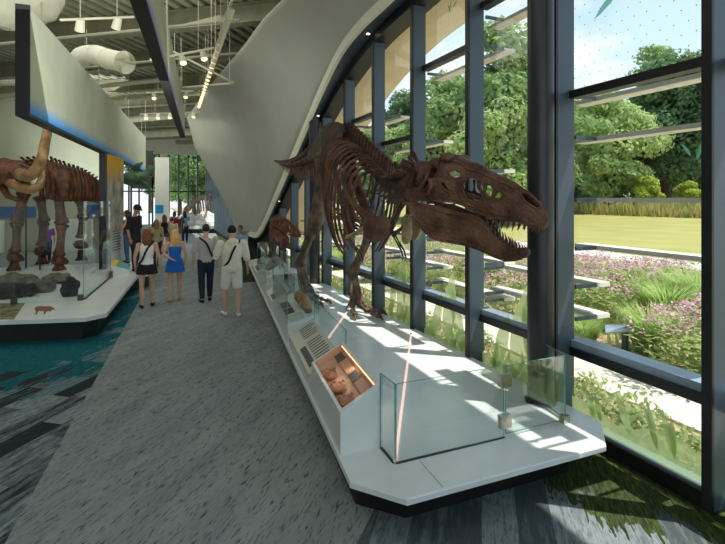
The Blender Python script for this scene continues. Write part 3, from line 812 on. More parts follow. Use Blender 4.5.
# ---- shoulder girdle and arms
def girdle(s):
    # scapula blade over the ribs: upper rear end to lower front end
    top = P(341, 174, 6.85) if s < 0 else V((3.25, 6.75, 2.75)); low = P(374, 224, 6.25) if s < 0 else V((3.12, 5.75, 2.0))
    m = top.lerp(low, .5) + V((s * .13, -.04, .0))
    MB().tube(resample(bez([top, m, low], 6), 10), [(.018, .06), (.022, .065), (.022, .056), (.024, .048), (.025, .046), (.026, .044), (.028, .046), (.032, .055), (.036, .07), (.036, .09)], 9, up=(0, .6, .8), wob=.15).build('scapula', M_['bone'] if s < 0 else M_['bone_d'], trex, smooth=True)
    c = low + (V((.02, -.03, -.05)) if s < 0 else V((-.05, -.1, -.02)))
    R = Matrix.Rotation(.5, 3, 'Z')
    o = [(.17, .10), (.10, .17), (0, .15), (-.09, .17), (-.17, .10), (-.17, -.02), (-.12, -.12), (-.02, -.17), (.09, -.16), (.16, -.06)]
    hole = [(.03 + .018 * math.cos(a), .02 + .018 * math.sin(a)) for a in (0, 1.05, 2.1, 3.14, 4.2, 5.2)]
    hx = V((.84, -.54, 0)) if s < 0 else V((.3, -.95, 0)); nn = V((-.54, -.84, 0)) if s < 0 else V((.95, .3, 0))
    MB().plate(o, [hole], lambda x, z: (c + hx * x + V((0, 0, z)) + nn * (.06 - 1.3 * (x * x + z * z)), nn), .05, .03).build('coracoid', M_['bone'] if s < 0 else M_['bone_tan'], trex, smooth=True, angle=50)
    sh = c + (-hx) * .14 + nn * .03
    if s < 0: el = P(347, 238, 6.55); wr = P(357, 250, 6.25)
    else: el = sh + V((.02, .38, -.12)); wr = el + V((0, -.22, -.16))
    MB().bone(sh, el, .03, 1.5, 1.4, 9, seed=2).build('upper_arm_bone', M_['bone_tan'] if s < 0 else M_['bone'], trex, smooth=True)
    for k in (-1, 1):
        MB().bone(el + V((.014 * k, 0, .01 * k)), wr + V((.016 * k, 0, 0)), .012, 1.5, 1.4, 7).build('forearm_bone', M_['bone_d'], trex, smooth=True)
        f0 = wr + V((.02 * k, 0, 0)); f1 = f0 + (wr - el).normalized() * .09; f2 = f1 + (wr - el).normalized() * .06 + V((0, 0, -.05))
        MB().tube([f0, f1, f2, f2 + V((0, .03, -.05))], [.014, .012, .012, .002], 7).build('finger_claw', M_['bone_d'], trex, smooth=True)
girdle(-1); girdle(1)
# far side coracoid seen as a tan paddle below the neck
c = P(407, 232, 6.1)
MB().tube([c + V((.02, -.02, .17)), c + V((.01, 0, .08)), c, c + V((-.01, 0, -.09)), c + V((-.02, 0, -.15))], [(.02, .03), (.028, .06), (.03, .075), (.028, .06), (.015, .03)], 10, up=(.92, -.39, 0), wob=.1).build('breast_bone', M_['bone_tan'], trex, smooth=True)
for i in range(5):   # thin neck and chest rods of bone hanging in front of the ribs
    a = P(392 + 8 * i, 190 + i * 1.5, 5.9); b = P(384 + 7.5 * i, 214 + 4 * (i % 2), 6.1)
    MB().tube([a, a.lerp(b, .5) + V((.03, 0, 0)), b], [.014, .011, .004], 6).build('neck_rib', M_['bone_d'], trex, smooth=True)


# ---------------------------------------------------------------- skull, traced on the plane of its near cheek
J = P(408, 190, 5.05); T = P(549, 213, 4.4)
Cb = J + V((.2, .16, 0)); ax = V((T.x - Cb.x, T.y - Cb.y, 0)); SL = ax.length; ax.normalize(); lat = V((ax.y, -ax.x, 0))   # lat: towards its right side (viewer)?
if (lat.x * (0 - Cb.x) + lat.y * (0 - Cb.y)) < 0: lat = -lat
nJT = V((-(T.y - J.y), T.x - J.x, 0)).normalized()
def tr(pts, ox=380, oy=130, sc=4.028):
    """outline drawn over the cheek -> (forward, height) in the skull's own frame"""
    out = []
    for x, y in pts:
        px, py = ox + x / sc, oy + y / sc
        u = (px - CX) / F; dirv = V((SN + CS * u, CS - SN * u, -(py - HY) / F)); o = V((0, 0, CH))
        t = (J - o).dot(nJT) / dirv.dot(nJT); q = o + dirv * t
        out.append(((q - Cb).dot(ax), q.z))
    return out
UP = tr([(100, 276), (104, 252), (138, 226), (160, 196), (176, 158), (196, 126), (222, 108), (252, 98), (290, 104), (318, 118), (345, 132), (372, 136), (402, 150), (430, 168), (462, 184), (500, 200), (536, 216), (566, 236), (598, 258), (626, 280), (652, 304), (670, 334), (678, 362), (672, 388), (655, 402), (630, 398), (600, 390), (570, 374), (530, 366), (490, 362), (450, 356), (420, 346), (392, 334), (362, 322), (330, 304), (300, 294), (268, 292), (240, 286), (200, 288), (160, 286), (120, 286)])
HO = [tr(h) for h in (
    [(332, 234), (336, 208), (356, 190), (386, 188), (396, 204), (398, 232), (410, 250), (420, 272), (402, 286), (370, 286), (346, 272)],
    [(404, 204), (416, 214), (424, 236), (426, 262), (414, 250), (404, 228)],
    [(430, 216), (454, 222), (464, 246), (452, 274), (436, 276), (426, 250)],
    [(464, 268), (474, 250), (488, 248), (500, 262), (492, 277), (468, 278)],
    [(566, 254), (594, 256), (622, 274), (646, 298), (652, 314), (634, 316), (606, 300), (584, 280)],
    [(200, 150), (228, 144), (244, 156), (240, 178), (216, 210), (186, 246), (166, 248), (184, 214), (196, 182)],
    [(254, 204), (272, 212), (288, 240), (284, 250), (266, 238), (256, 222)],
    [(280, 168), (304, 160), (326, 170), (330, 188), (312, 196), (290, 188)])]
LOW = tr([(104, 288), (128, 320), (148, 360), (168, 398), (196, 432), (234, 450), (290, 460), (344, 470), (400, 492), (452, 516), (498, 532), (540, 530), (572, 514), (592, 492), (588, 482), (560, 482), (528, 476), (498, 460), (470, 440), (448, 416), (436, 392), (418, 368), (392, 352), (352, 338), (312, 330), (272, 318), (236, 306), (190, 298), (140, 290)])
LHO = [tr([(262, 330), (290, 336), (300, 346), (282, 348), (264, 340)])]
zt_ = max(z for _, z in UP); zb_ = min(z for _, z in UP)
def wid(x):
    t = max(0, min(1, x / SL)); return .235 * (1 - t) ** 1.5 + .05 + .03 * math.exp(-((t - .3) / .1) ** 2) - .03 * max(0, t - .85) / .15
def topz(x):
    best = zb_
    for (a, za), (b, zb) in zip(UP, UP[1:] + UP[:1]):
        if min(a, b) <= x <= max(a, b) and abs(a - b) > 1e-6: best = max(best, za + (zb - za) * (x - a) / (b - a))
    return best
def fn_up(side):
    def f(x, z):
        h = max(0, min(1, (topz(x) - z) / .22)); w = wid(x) * (.42 + .58 * math.sin(h * PI / 2) ** .7)
        w += .012 * noise.noise(V((x * 7, z * 7, 1))) + .006 * noise.noise(V((x * 22, z * 22, 1)))
        xe = max(0, (x - SL * .93) / (SL * .07)); w *= (1 - .55 * min(1, xe) ** 2)
        return Cb * 1.0 + ax * x + lat * side * w + V((0, 0, z - Cb.z)), lat * side
    return f
def fn_low(side):
    def f(x, z):
        t = max(0, min(1, x / (SL * .82))); w = .25 * (1 - t) ** 1.6 + .04 + .02 * math.sin((z - 2) * 9) + .008 * noise.noise(V((x * 9, z * 9, 4)))
        if t > .93: w *= 1 - .6 * (t - .93) / .07
        return Cb * 1.0 + ax * x + lat * side * w + V((0, 0, z - Cb.z)), lat * side
    return f
HFAR = [tr([(328, 236), (336, 200), (366, 182), (410, 190), (462, 220), (505, 258), (500, 284), (470, 290), (400, 290), (345, 280)]), HO[4], tr([(196, 150), (228, 140), (250, 156), (246, 190), (216, 226), (186, 256), (156, 256), (178, 214), (190, 182)]), tr([(262, 190), (290, 164), (322, 170), (322, 196), (300, 236), (286, 262), (262, 246)])]
def through(h):
    out = []
    for x, z in h:
        N = fn_up(1)(x, z)[0]; d = (N - V((0, 0, CH))).normalized(); xx, zz = x, z
        for _ in range(12):
            w = (fn_up(-1)(xx, zz)[0] - Cb).dot(lat); t = (w - (N - Cb).dot(lat)) / d.dot(lat); q = N + d * t
            xx, zz = (q - Cb).dot(ax), q.z
        out.append((xx, zz))
    return out
def hull(pts):
    pts = sorted(set((round(a, 5), round(b, 5)) for a, b in pts)); lo, hi = [], []
    cr = lambda o, a, b: (a[0]-o[0]) * (b[1]-o[1]) - (a[1]-o[1]) * (b[0]-o[0])
    for p in pts:
        while len(lo) > 1 and cr(lo[-2], lo[-1], p) <= 0: lo.pop()
        lo.append(p)
    for p in reversed(pts):
        while len(hi) > 1 and cr(hi[-2], hi[-1], p) <= 0: hi.pop()
        hi.append(p)
    return lo[:-1] + hi[:-1]
_t = [through(h) for h in HO[:4]]
HFAR[0] = hull(HO[0] + _t[0] + HO[2] + _t[2] + _t[3])
cxs = sum(a for a, b in HFAR[0]) / len(HFAR[0])
HFAR = [HFAR[0], HFAR[2]]
mb = MB(); mb.plate(UP, HO, fn_up(1), .03, .025); mb.plate(UP, HFAR, fn_up(-1), .03, .025)
open('/tmp/dbg.txt', 'w').write(repr([[(round(a, 2), round(b, 2)) for a, b in h] for h in (UP, HO[0], _t[0], HO[3], _t[3])])) if 0 else None
# roof between the two cheeks
top_i = UP[4:24]
for i in range(len(top_i) - 1):
    for j in range(6):
        def rp(pt, v):
            a = fn_up(1)(*pt)[0]; b = fn_up(-1)(*pt)[0]; q = a.lerp(b, v); q.z += .02 * math.sin(PI * v) - .004 + .008 * noise.noise(q * 12); return q
        a, b = top_i[i], top_i[i+1]
        q = [rp(a, j/6), rp(b, j/6), rp(b, (j+1)/6), rp(a, (j+1)/6)]
        dn = V((0, 0, -.03)) if i < 16 else -ax * .03
        mb._add(q + [p + dn for p in q], [(0,1,2,3),(7,6,5,4),(0,4,5,1),(2,6,7,3),(1,5,6,2),(3,7,4,0)])
# braincase, brow horns and palate struts
def SKP(x, y, z): return Cb + ax * x + lat * y + V((0, 0, z - Cb.z))
mb.blob(SKP(.16, 0, 2.62), (.13, .13, .13), 12, 8, wob=.5, wf=2)
for s in (-1, 1):
    mb.blob(SKP(.46, s * .17, topz(.46) - .02), (.07, .05, .045), 10, 6, wob=.3)
    mb.blob(SKP(.34, s * .2, topz(.34) - .06), (.06, .05, .05), 10, 6, wob=.3)
    mb.tube([SKP(.12, s * .1, 2.5), SKP(.3, s * .14, 2.46), SKP(.6, s * .1, 2.40), SKP(.85, s * .05, 2.34)], [(.02, .05), (.015, .04), (.012, .03), (.01, .02)], 8, up=(0, 0, 1), wob=.2)
    mb.tube([SKP(.30, s * .24, 2.55), SKP(.34, s * .27, 2.48), SKP(.30, s * .28, 2.40)], [.02, .03, .02], 8, wob=.3)
def rimtube(mb, fnc, pts, r, off=.016, close=True, seg=6):
    P_ = []
    n = len(pts)
    for i in range(n if close else n - 1):
        a, b = pts[i], pts[(i+1) % n]; k = max(1, int(math.hypot(b[0]-a[0], b[1]-a[1]) / .025))
        for j in range(k):
            x, z = a[0] + (b[0]-a[0]) * j / k, a[1] + (b[1]-a[1]) * j / k; q, nn = fnc(x, z); P_.append(V(q) + V(nn) * off)
    if close: P_.append(P_[0])
    rr = [r * (.75 + .5 * noise.noise(p * 14)) for p in P_]
    mb.tube(P_, rr, seg, wob=.3)
for s in (1, -1):
    for h in (HO if s == 1 else HFAR): rimtube(mb, fn_up(s), h, .014)
    f_ = fn_up(s)
    rimtube(mb, f_, tr([(112, 272), (160, 266), (220, 264), (290, 276), (340, 294), (400, 318), (440, 330), (500, 344), (560, 354), (610, 376), (650, 388)]), .017, .012, False)
    rimtube(mb, f_, tr([(210, 122), (260, 116), (320, 136), (350, 160), (400, 172), (450, 196), (510, 220), (556, 244)]), .022, .010, False)
    rimtube(mb, f_, tr([(250, 124), (256, 160), (246, 200), (262, 250), (290, 276)]), .022, .014, False)
    rimtube(mb, f_, tr([(318, 196), (318, 240), (336, 286)]), .020, .014, False)
    rimtube(mb, f_, tr([(500, 250), (530, 290), (560, 320), (600, 346)]), .014, .010, False)
    rimtube(mb, f_, tr([(120, 262), (150, 236), (184, 250)]), .02, .012, False)
skull = mb.build('skull', M_['bone'], trex, smooth=True, angle=50)
# upper teeth
def tooth(root, tip, r, parent):
    a, b = V(root), V(tip); d = b - a; m = a.lerp(b, .55) + ax * .006
    MB().tube([a, a.lerp(m, .5), m, m.lerp(b, .6), b], [(r, r * .7), (r * .95, r * .66), (r * .74, r * .5), (r * .4, r * .3), .0015], 7, up=ax).build('tooth', M_['tooth'], parent, smooth=True)
def edge_at(poly, x, lo=True):
    best = None
    for (a, za), (b, zb) in zip(poly, poly[1:] + poly[:1]):
        if min(a, b) <= x <= max(a, b) and abs(a - b) > 1e-6:
            z = za + (zb - za) * (x - a) / (b - a); best = z if best is None else (min(best, z) if lo else max(best, z))
    return best
tl_ = tr([(432, 350), (452, 352), (474, 354), (496, 358), (520, 362), (543, 366), (566, 372), (586, 382), (604, 390), (618, 394), (631, 397), (643, 400), (655, 401)])
ln_ = [.085, .11, .10, .125, .10, .11, .085, .065, .055, .055, .05, .045, .04]
for side in (1, -1):
    for i, ((x, z), L) in enumerate(zip(tl_, ln_)):
        p = fn_up(side)(x, z + .012)[0] - lat * side * .004
        tooth(p, p - ax * L * .22 - V((0, 0, L)) - lat * side * L * .1, .0165 if i < 8 else .009, skull)
jaw = MB(); jaw.plate(LOW, LHO, fn_low(1), .035, .03); jaw.plate(LOW, LHO, fn_low(-1), .035, .03)
for s in (1, -1):
    rimtube(jaw, fn_low(s), tr([(140, 296), (200, 312), (270, 334), (340, 350), (390, 368), (420, 392), (446, 424), (480, 456), (530, 484), (580, 490)]), .016, .012, False)
    rimtube(jaw, fn_low(s), tr([(150, 350), (190, 410), (240, 436), (320, 452), (400, 478), (470, 508), (530, 520)]), .018, .010, False)
    rimtube(jaw, fn_low(s), tr([(200, 340), (260, 380), (320, 410), (400, 440)]), .012, .010, False)
for q in ((546, 505), (568, 496), (520, 500)):   # chin symphysis
    (x, z), = tr([q]); jaw.blob(SKP(x, 0, z), (.07, .07, .05), 10, 6, wob=.2)
lj = jaw.build('lower_jaw', M_['bone'], skull, smooth=True, angle=50)
skull_jaw = lj
tw_ = tr([(430, 380), (444, 406), (458, 426), (474, 442), (490, 456), (506, 464), (522, 472), (538, 478), (553, 481), (567, 483), (579, 484), (588, 485)])
for side in (1, -1):
    for i, (x, z) in enumerate(tw_):
        p = fn_low(side)(x, z - .012)[0] - lat * side * .003; L = (.07, .085, .10, .09, .11, .095, .105, .085, .075, .06, .05, .04)[i]
        tooth(p, p - ax * L * .15 + V((0, 0, L)) - lat * side * L * .05, .015 if i < 8 else .010, skull)
# jaw joint and neck link
MB().tube([SKP(.02, .2, 2.46), SKP(.02, .22, 2.30)], [.03, .04], 8, wob=.2).tube([SKP(.02, -.2, 2.46), SKP(.02, -.22, 2.30)], [.03, .04], 8, wob=.2).build('quadrate', M_['bone_d'], skull, smooth=True)
# ================================================================= the long white plinth
def edgeX(y): return 1.28 + .114 * (y - 3.26)
YE = 16.6
POLY = [(1.56, 2.92), (3.40, 2.92), (3.72, 3.24), (3.74, YE), (edgeX(YE) + .3, YE), (edgeX(YE - .3), YE - .3), (1.28, 3.26)]
pl = empty('display_plinth', (2.6, 8.0, 0), 'long low white display plinth with a black recessed base, under the big dinosaur skeleton', 'plinth')
MB().prism(POLY, .285, DECK, .008, .008).build('plinth_top', M_['white'], pl)
MB().prism([(1.70, 3.2), (3.28, 3.2), (3.56, 3.46), (3.56, YE - .25), (edgeX(YE) + .14, YE - .25), (1.42, 3.50)], 0, .285).build('plinth_base', M_['black'], pl)
MB().beam(G(420, 461, DECK + .001), G(443, 487, DECK + .001), .004, .002).build('seam', M_['frit'], pl)
pinkled = emat('pale_pink_strip_light', srgb(255, 214, 196), .75)
for (a, b, lab) in ((G(395, 463, DECK), G(411, 335, DECK), 'thin pale pink light strip running across the plinth from the near glass corner'),
               (G(322, 347, DECK), G(347, 312, DECK), 'thin pale pink light strip on the plinth behind the relief console')):
    a.z = b.z = DECK + .006
    r = empty('light_strip', tuple(a), lab, 'strip light', 'strip lights on the plinth')
    MB().beam(a, b, .022, .012).build('diffuser', pinkled, r)
    MB().cyl(b, b + V((0, 0, .02)), .012, 8).build('end_cap', M_['black'], r)

# ---- glass guards
def pane(name, pts_xy, z0, z1, parent, th=.012):
    (x0, y0), (x1, y1) = pts_xy
    d = V((x1 - x0, y1 - y0, 0)).normalized(); n = V((-d.y, d.x, 0)) * th / 2
    a, b = V((x0, y0, 0)), V((x1, y1, 0))
    mb = MB()
    q = [a - n, b - n, b + n, a + n]
    lo = [p + V((0, 0, z0)) for p in q]; hi = [p + V((0, 0, z1)) for p in q]
    mb._add(lo + hi, [(0, 1, 5, 4), (2, 3, 7, 6)])
    mb.cur = 1; mb._add(lo + hi, [(0, 3, 2, 1), (4, 5, 6, 7), (1, 2, 6, 5), (3, 0, 4, 7)])
    return mb.build(name, [M_['gglass'], M_['gedge']], parent)
gd = empty('glass_guard', (2.2, 3.35, DECK), 'low frameless glass guard around the near end of the plinth, with square metal clamps', 'glass guard')
GA, GB, GC, GD_ = (1.68, 3.34), (2.72, 3.355), (3.41, 3.365), (3.50, 3.80)
pane('glass_panel', ((edgeX(3.60) + .36, 3.60), GA), DECK, .94, gd)
pane('glass_panel', ((1.69, 3.34), (2.715, 3.355)), DECK, .94, gd)
pane('glass_panel', ((2.735, 3.355), GC), DECK + .03, .94, gd)
pane('glass_panel', ((3.425, 3.39), GD_), DECK + .03, .94, gd)
for (x, z) in ((2.725, .82), (2.725, .47)):
    MB().box(x - .055, 3.33, z - .055, x + .055, 3.38, z + .055).build('clamp', M_['steel'], gd)
MB().box(3.37, 3.34, DECK, 3.44, 3.40, DECK + .07).build('clamp', M_['steel'], gd)
MB().beam((3.425, 3.41, DECK + .015), (3.50, 3.80, DECK + .015), .02, .03).build('shoe', M_['steel'], gd)
MB().beam((1.69, 3.345, DECK + .004), (2.72, 3.355, DECK + .004), .02, .008).build('gasket', M_['black'], gd)
MB().beam((1.676, 3.36, DECK + .004), (edgeX(3.6) + .37, 3.60, DECK + .004), .02, .008).build('gasket', M_['black'], gd)

# ---- console modules along the aisle edge
def frame(y0, y1, w=.35, zf=.66, zr=.84):
    """corner points: aisle near, aisle far, inner far, inner near"""
    a = (edgeX(y0) + .02, y0); b = (edgeX(y1) + .02, y1); return a, b, (b[0] + w, b[1]), (a[0] + w, a[1])
def lerp2(a, b, t): return (a[0] + (b[0] - a[0]) * t, a[1] + (b[1] - a[1]) * t)
def top_pt(fr, u, v, zf, zr, up=0):
    """u along (near 0 far 1), v across (aisle 0 inner 1)"""
    p = lerp2(lerp2(fr[0], fr[1], u), lerp2(fr[3], fr[2], u), v); return V((p[0], p[1], zf + (zr - zf) * v + up))
def wedge_box(fr, zf, zr, z0=DECK, closed=True):
    a, b, c, d = fr; mb = MB()
    return mb.prism([a, d, c, b], z0, [zf, zr, zr, zf])
# 1: the relief console with a warm lit recess
fr = frame(3.62, 4.86)
c1 = empty('relief_console', (fr[0][0] + .17, 4.2, DECK), 'white wedge shaped console with a glowing orange recess of footprint casts at the plinth edge', 'display console', 'consoles along the plinth edge')
mb = MB(); a, b, c, d = fr
zf, zr = .665, .845
# outer walls
def wall_(mb, p, q, zp, zq, z0=DECK): mb.quad((p[0], p[1], z0), (q[0], q[1], z0), (q[0], q[1], zq), (p[0], p[1], zp))
wall_(mb, a, d, zf, zr); wall_(mb, d, c, zr, zr); wall_(mb, c, b, zr, zf); wall_(mb, b, a, zf, zf)
def rim(u0, u1, v0, v1):   # rim quads on the top and recess walls
    O = [top_pt(fr, u, v, zf, zr) for u, v in ((0, 0), (0, 1), (1, 1), (1, 0))]
    I = [top_pt(fr, u, v, zf, zr) for u, v in ((u0, v0), (u0, v1), (u1, v1), (u1, v0))]
    for i in range(4): mb.quad(O[i], O[(i+1) % 4], I[(i+1) % 4], I[i])
    return I
I = rim(.04, .97, .07, .92)
mb.build('console_body', M_['white'], c1, fixn=False)
rec = mat('warm_sandstone_relief', srgb(222, 172, 142), srgb(236, 192, 162), rough=.7, scale=8, bump=.5)
mb = MB(); J_ = [p - V((0, 0, .085)) for p in I]
for i in range(4): mb.quad(I[i], I[(i+1) % 4], J_[(i+1) % 4], J_[i])
mb.quad(*J_); mb.build('recess', rec, c1, fixn=False)
rel = mat('brown_cast_relief', srgb(168, 112, 80), srgb(206, 152, 118), rough=.6, scale=14, bump=1)
for i, u in enumerate((.17, .42, .70)):
    cp = top_pt(fr, u, .36, zf, zr, -.075)
    m = MB().blob(cp, (.10, .13, .022), 16, 6, wob=.35, wf=3, seed=i)
    for k in range(4): m.blob(cp + V((-.05 + .04 * k, .05 + .035 * (k % 2), .016)), (.016, .04, .012), 8, 5, wob=.3, seed=k)
    m.build('footprint_cast', rel, c1, smooth=True)
gl_ = M_['frit']
card_d = mat('dark_caption_card', srgb(52, 46, 42), srgb(90, 80, 72), rough=.5, scale=40, contrast=(.5, .6))
card_t = mat('tan_caption_card', srgb(196, 150, 118), srgb(170, 122, 92), rough=.5, scale=50, contrast=(.55, .6))
def tcard(fr, u0, u1, v0, v1, zf, zr, up, m, parent, name='caption_card'):
    q = [top_pt(fr, u, v, zf, zr, up) for u, v in ((u0, v0), (u0, v1), (u1, v1), (u1, v0))]
    q2 = [p + V((0, 0, .006)) for p in q]
    return MB()._addr(q + q2) .build(name, m, parent)
def _addr(s, q): s._add(q, [(3, 2, 1, 0), (4, 5, 6, 7), (0, 1, 5, 4), (1, 2, 6, 5), (2, 3, 7, 6), (3, 0, 4, 7)]); return s
MB._addr = _addr
for (u0, u1, m) in ((.08, .30, card_t), (.31, .45, card_d), (.46, .74, card_t), (.75, .90, card_d)):
    tcard(fr, u0, u1, .62, .84, zf, zr, -.045, m, c1)
wl = emat('warm_recess_strip', srgb(255, 214, 176), 1.3)
q = [top_pt(fr, u, .90, zf, zr, -.012) for u in (.06, .95)]
MB().beam(q[0], q[1], .008, .008).build('recess_strip_light', wl, c1)
L = bpy.data.lights.new('recess_glow', 'AREA'); L.shape = 'RECTANGLE'; L.size = .9; L.size_y = .03; L.energy = 1.0; L.color = (1, .84, .70)
lo = bpy.data.objects.new('recess_glow', L); COL.objects.link(lo); p = top_pt(fr, .5, .86, zf, zr, -.012); lo.location = p
lo.rotation_euler = V((-.5, 0, -.6)).to_track_quat('-Z', 'Y').to_euler(); lo.rotation_euler.rotate_axis('Z', PI/2)

# text panels and vitrines
textm = Mat('printed_text_panel'); textm.b.inputs['Roughness'].default_value = .4
textm.b.inputs['Base Color'].default_value = srgb(206, 204, 190)
inkm = mat('grey_ink', srgb(92, 90, 82), rough=.5)
def lines_on(fr, u0, u1, v0, v1, n, zf, zr, parent, seed=1, up=.004):
    rr = random.Random(seed)
    for i in range(n):
        mb = MB()
        u = u0 + (u1 - u0) * (i + .3) / n; ve = v1 - (v1 - v0) * rr.uniform(0, .25)
        v = v0
        while v < ve:
            w = 2
            q = [top_pt(fr, a_, b_, zf, zr, up) for a_, b_ in ((u, v), (u, min(v + w, ve)), (u + (u1 - u0) / n * .45, min(v + w, ve)), (u + (u1 - u0) / n * .45, v))]
            mb.quad(*q); v += w
        mb.build('text_line', inkm, parent, fixn=False)
PANW = ['slanted grey text panel on the plinth edge, just behind the orange relief console', 'slanted text panel between the two glass vitrines', 'slanted text panel farthest along the plinth edge']
for idx, (y0, y1) in enumerate(((4.93, 6.52), (8.62, 9.75), (12.3, 14.2))):
    fr = frame(y0, y1, .33)
    r = empty('text_panel', (fr[0][0] + .16, (y0 + y1) / 2, DECK), PANW[idx], 'text panel', 'text panels along the plinth edge')
    zf, zr = .52, .70
    a, b, c, d = fr
    wedge_box(fr, zf - .02, zr - .02).build('panel_stand', M_['white'], r)
    q = [top_pt(fr, u, v, zf, zr, -.016) for u, v in ((0, -.04), (0, 1), (1, 1), (1, -.04))]
    MB()._addr(q + [p + V((0, 0, .018)) for p in q]).build('panel_face', textm.m, r)
    lines_on(fr, .08, .55, .34, .92, 9, zf, zr, r, idx)
    lines_on(fr, .62, .92, .34, .92, 6, zf, zr, r, idx + 9)
    tcard(fr, .1, .5, .06, .26, zf, zr, .004, card_d, r, 'printed_picture')
    g = empty('glass_guard', (fr[3][0] + .06, (y0 + y1) / 2, DECK), 'low glass guard panel behind the %s text panel' % ['nearest', 'middle', 'farthest'][idx], 'glass guard', 'glass guards behind the text panels')
    pane('glass_panel', ((fr[3][0] + .05, y0 - .05), (fr[2][0] + .05, y1 + .08)), DECK, .95, g)
    MB().beam((fr[3][0] + .05, y0 - .05, DECK + .01), (fr[2][0] + .05, y1 + .08, DECK + .01), .03, .02).build('shoe', M_['steel'], g)
# vitrines with casts
def vitrine(y0, y1, zf, zr, zt, label, w=.46):
    fr = frame(y0, y1, w); a, b, c, d = fr
    r = empty('glass_vitrine', ((a[0] + c[0]) / 2, (y0 + y1) / 2, DECK), label, 'display case', 'glass vitrines along the plinth edge')
    wedge_box(fr, zf, zr).build('case_base', M_['white'], r)
    q = [top_pt(fr, u, v, zf, zr, .004) for u, v in ((.05, .08), (.05, .9), (.95, .9), (.95, .08))]
    for p, s_ in ((a, d), (d, c), (c, b), (b, a)):
        p_, q_ = lerp2(p, s_, .012), lerp2(p, s_, .988)
        pane('case_glass', (p_, q_), zf if p in (a, b) and s_ in (a, b) else (zf + zr) / 2 - .09, zt, r, .008)
    pane_top = MB(); n = [V((p[0], p[1], zt)) for p in (a, d, c, b)]
    pane_top._add(n + [p + V((0, 0, .008)) for p in n], [(0, 1, 2, 3), (4, 7, 6, 5)])
    pane_top.build('case_glass', M_['gglass'], r)
    return fr, r
fr, v1 = vitrine(6.68, 8.5, .60, .72, 1.02, 'nearer glass vitrine on the plinth edge, holding a tan cast and caption cards')
tcard(fr, .04, .22, .1, .55, .6, .72, .004, textm.m, v1); tcard(fr, .28, .46, .1, .4, .6, .72, .004, card_d, v1); tcard(fr, .5, .72, .1, .4, .6, .72, .004, card_d, v1)
p = top_pt(fr, .34, .72, .6, .72, .0)
c_ = MB().tube([p + V((0, -.32, .03)), p + V((.0, -.2, .05)), p + V((0, -.02, .09)), p + V((0, .16, .13)), p + V((0, .30, .12)), p + V((0, .4, .10))], [(.03, .02), (.06, .045), (.08, .075), (.09, .10), (.07, .09), (.03, .05)], 12, wob=.3)
tag(c_.build('fossil_cast', mat('ochre_cast', srgb(150, 100, 54), srgb(206, 156, 98), rough=.6, scale=10, bump=1), smooth=True), 'ochre brown fossil cast lying inside the nearer glass vitrine', 'fossil cast')
p = top_pt(fr, .12, .74, .6, .72, .004)
tag(MB().blob(p + V((0, 0, .028)), (.06, .05, .032), 12, 8, wob=.4).build('fossil_cast', M_['rockg'], smooth=True), 'small grey fossil lump at the near end inside the nearer vitrine', 'fossil cast')
fr, v2 = vitrine(9.9, 12.1, .60, .70, 1.28, 'farther tall glass vitrine on the plinth edge, holding a small skull on a stand')
tcard(fr, .1, .3, .1, .5, .6, .70, .004, textm.m, v2); tcard(fr, .5, .8, .1, .5, .6, .70, .004, textm.m, v2)
# small skull on a rod
p = P(273, 263, 10.35)
sk = empty('small_skull', (p.x, p.y, .66), 'small grey brown animal skull on a thin stand inside the farther glass vitrine', 'skull')
m = MB().tube([p + V((.16, .03, .07)), p + V((.12, 0, .06)), p + V((.04, 0, .04)), p + V((-.05, 0, -.02)), p + V((-.13, 0, -.08)), p + V((-.18, 0, -.12))], [(.03, .04), (.075, .085), (.085, .10), (.065, .075), (.045, .05), (.015, .02)], 12, wob=.35)
m = remeshed(m, .012, 1); m.build('cranium', M_['greybone'], sk, smooth=True)
for s in (-1, 1): MB().blob(p + V((0, s * .066, .045)), (.03, .02, .028), 10, 6).build('eye_socket', M_['black'], sk, smooth=True)
MB().tube([p + V((.10, 0, -.03)), p + V((.0, 0, -.09)), p + V((-.12, 0, -.15))], [(.04, .03), (.045, .025), (.02, .015)], 10, wob=.3).build('lower_jaw', M_['greybone'], sk, smooth=True)
MB().cyl((p.x, p.y, .665), (p.x, p.y, p.z - .05), .008, 8).build('stand', M_['rod'], sk)

# ================================================================= smaller skeleton behind the vitrines: skull with open jaws
js = empty('small_dinosaur_skeleton', (3.2, 13.6, DECK), 'smaller reddish brown dinosaur skeleton with open jaws, behind the farther glass vitrine', 'dinosaur skeleton')
K = .47
Cn = P(277, 226, 12.1); axn = V((.80, -.58, -.16)).normalized(); latn = V((-.58, -.80, 0)).normalized(); upn = latn.cross(axn); upn = upn if upn.z > 0 else -upn
zc = sum(z for _, z in UP) / len(UP)
def jf(side, off=0):
    def f(x, z):
        w = wid(x) * K * (1.0 if z < topz(x) - .1 else .75)
        return Cn + axn * x * K + latn * side * w + upn * (z - zc) * K * 1.15, latn * side
    return f
HO2 = [HO[0], HO[2], HO[5], HO[4]]
m = MB(); m.plate(UP, HO2, jf(1), .02, .06); m.plate(UP, HO2, jf(-1), .02, .06)
for i in range(4, 23):
    a0, a1 = jf(1)(*UP[i])[0], jf(-1)(*UP[i])[0]; b0, b1 = jf(1)(*UP[i+1])[0], jf(-1)(*UP[i+1])[0]; dn = -upn * .02
    m._addr([a0, a1, b1, b0] + [p + dn for p in (a0, a1, b1, b0)])
js_s = m.build('skull', M_['bone_r'], js, smooth=True, angle=50)
def jl(side):
    R = Matrix.Rotation(.25, 3, latn)
    def f(x, z):
        w = wid(x) * K * 1.02
        q = axn * x * K + upn * (z - zc) * K * 1.15
        q = R @ q if (R @ axn).z < axn.z else Matrix.Rotation(-.25, 3, latn) @ q
        return Cn + q + latn * side * w - upn * .02, latn * side
    return f
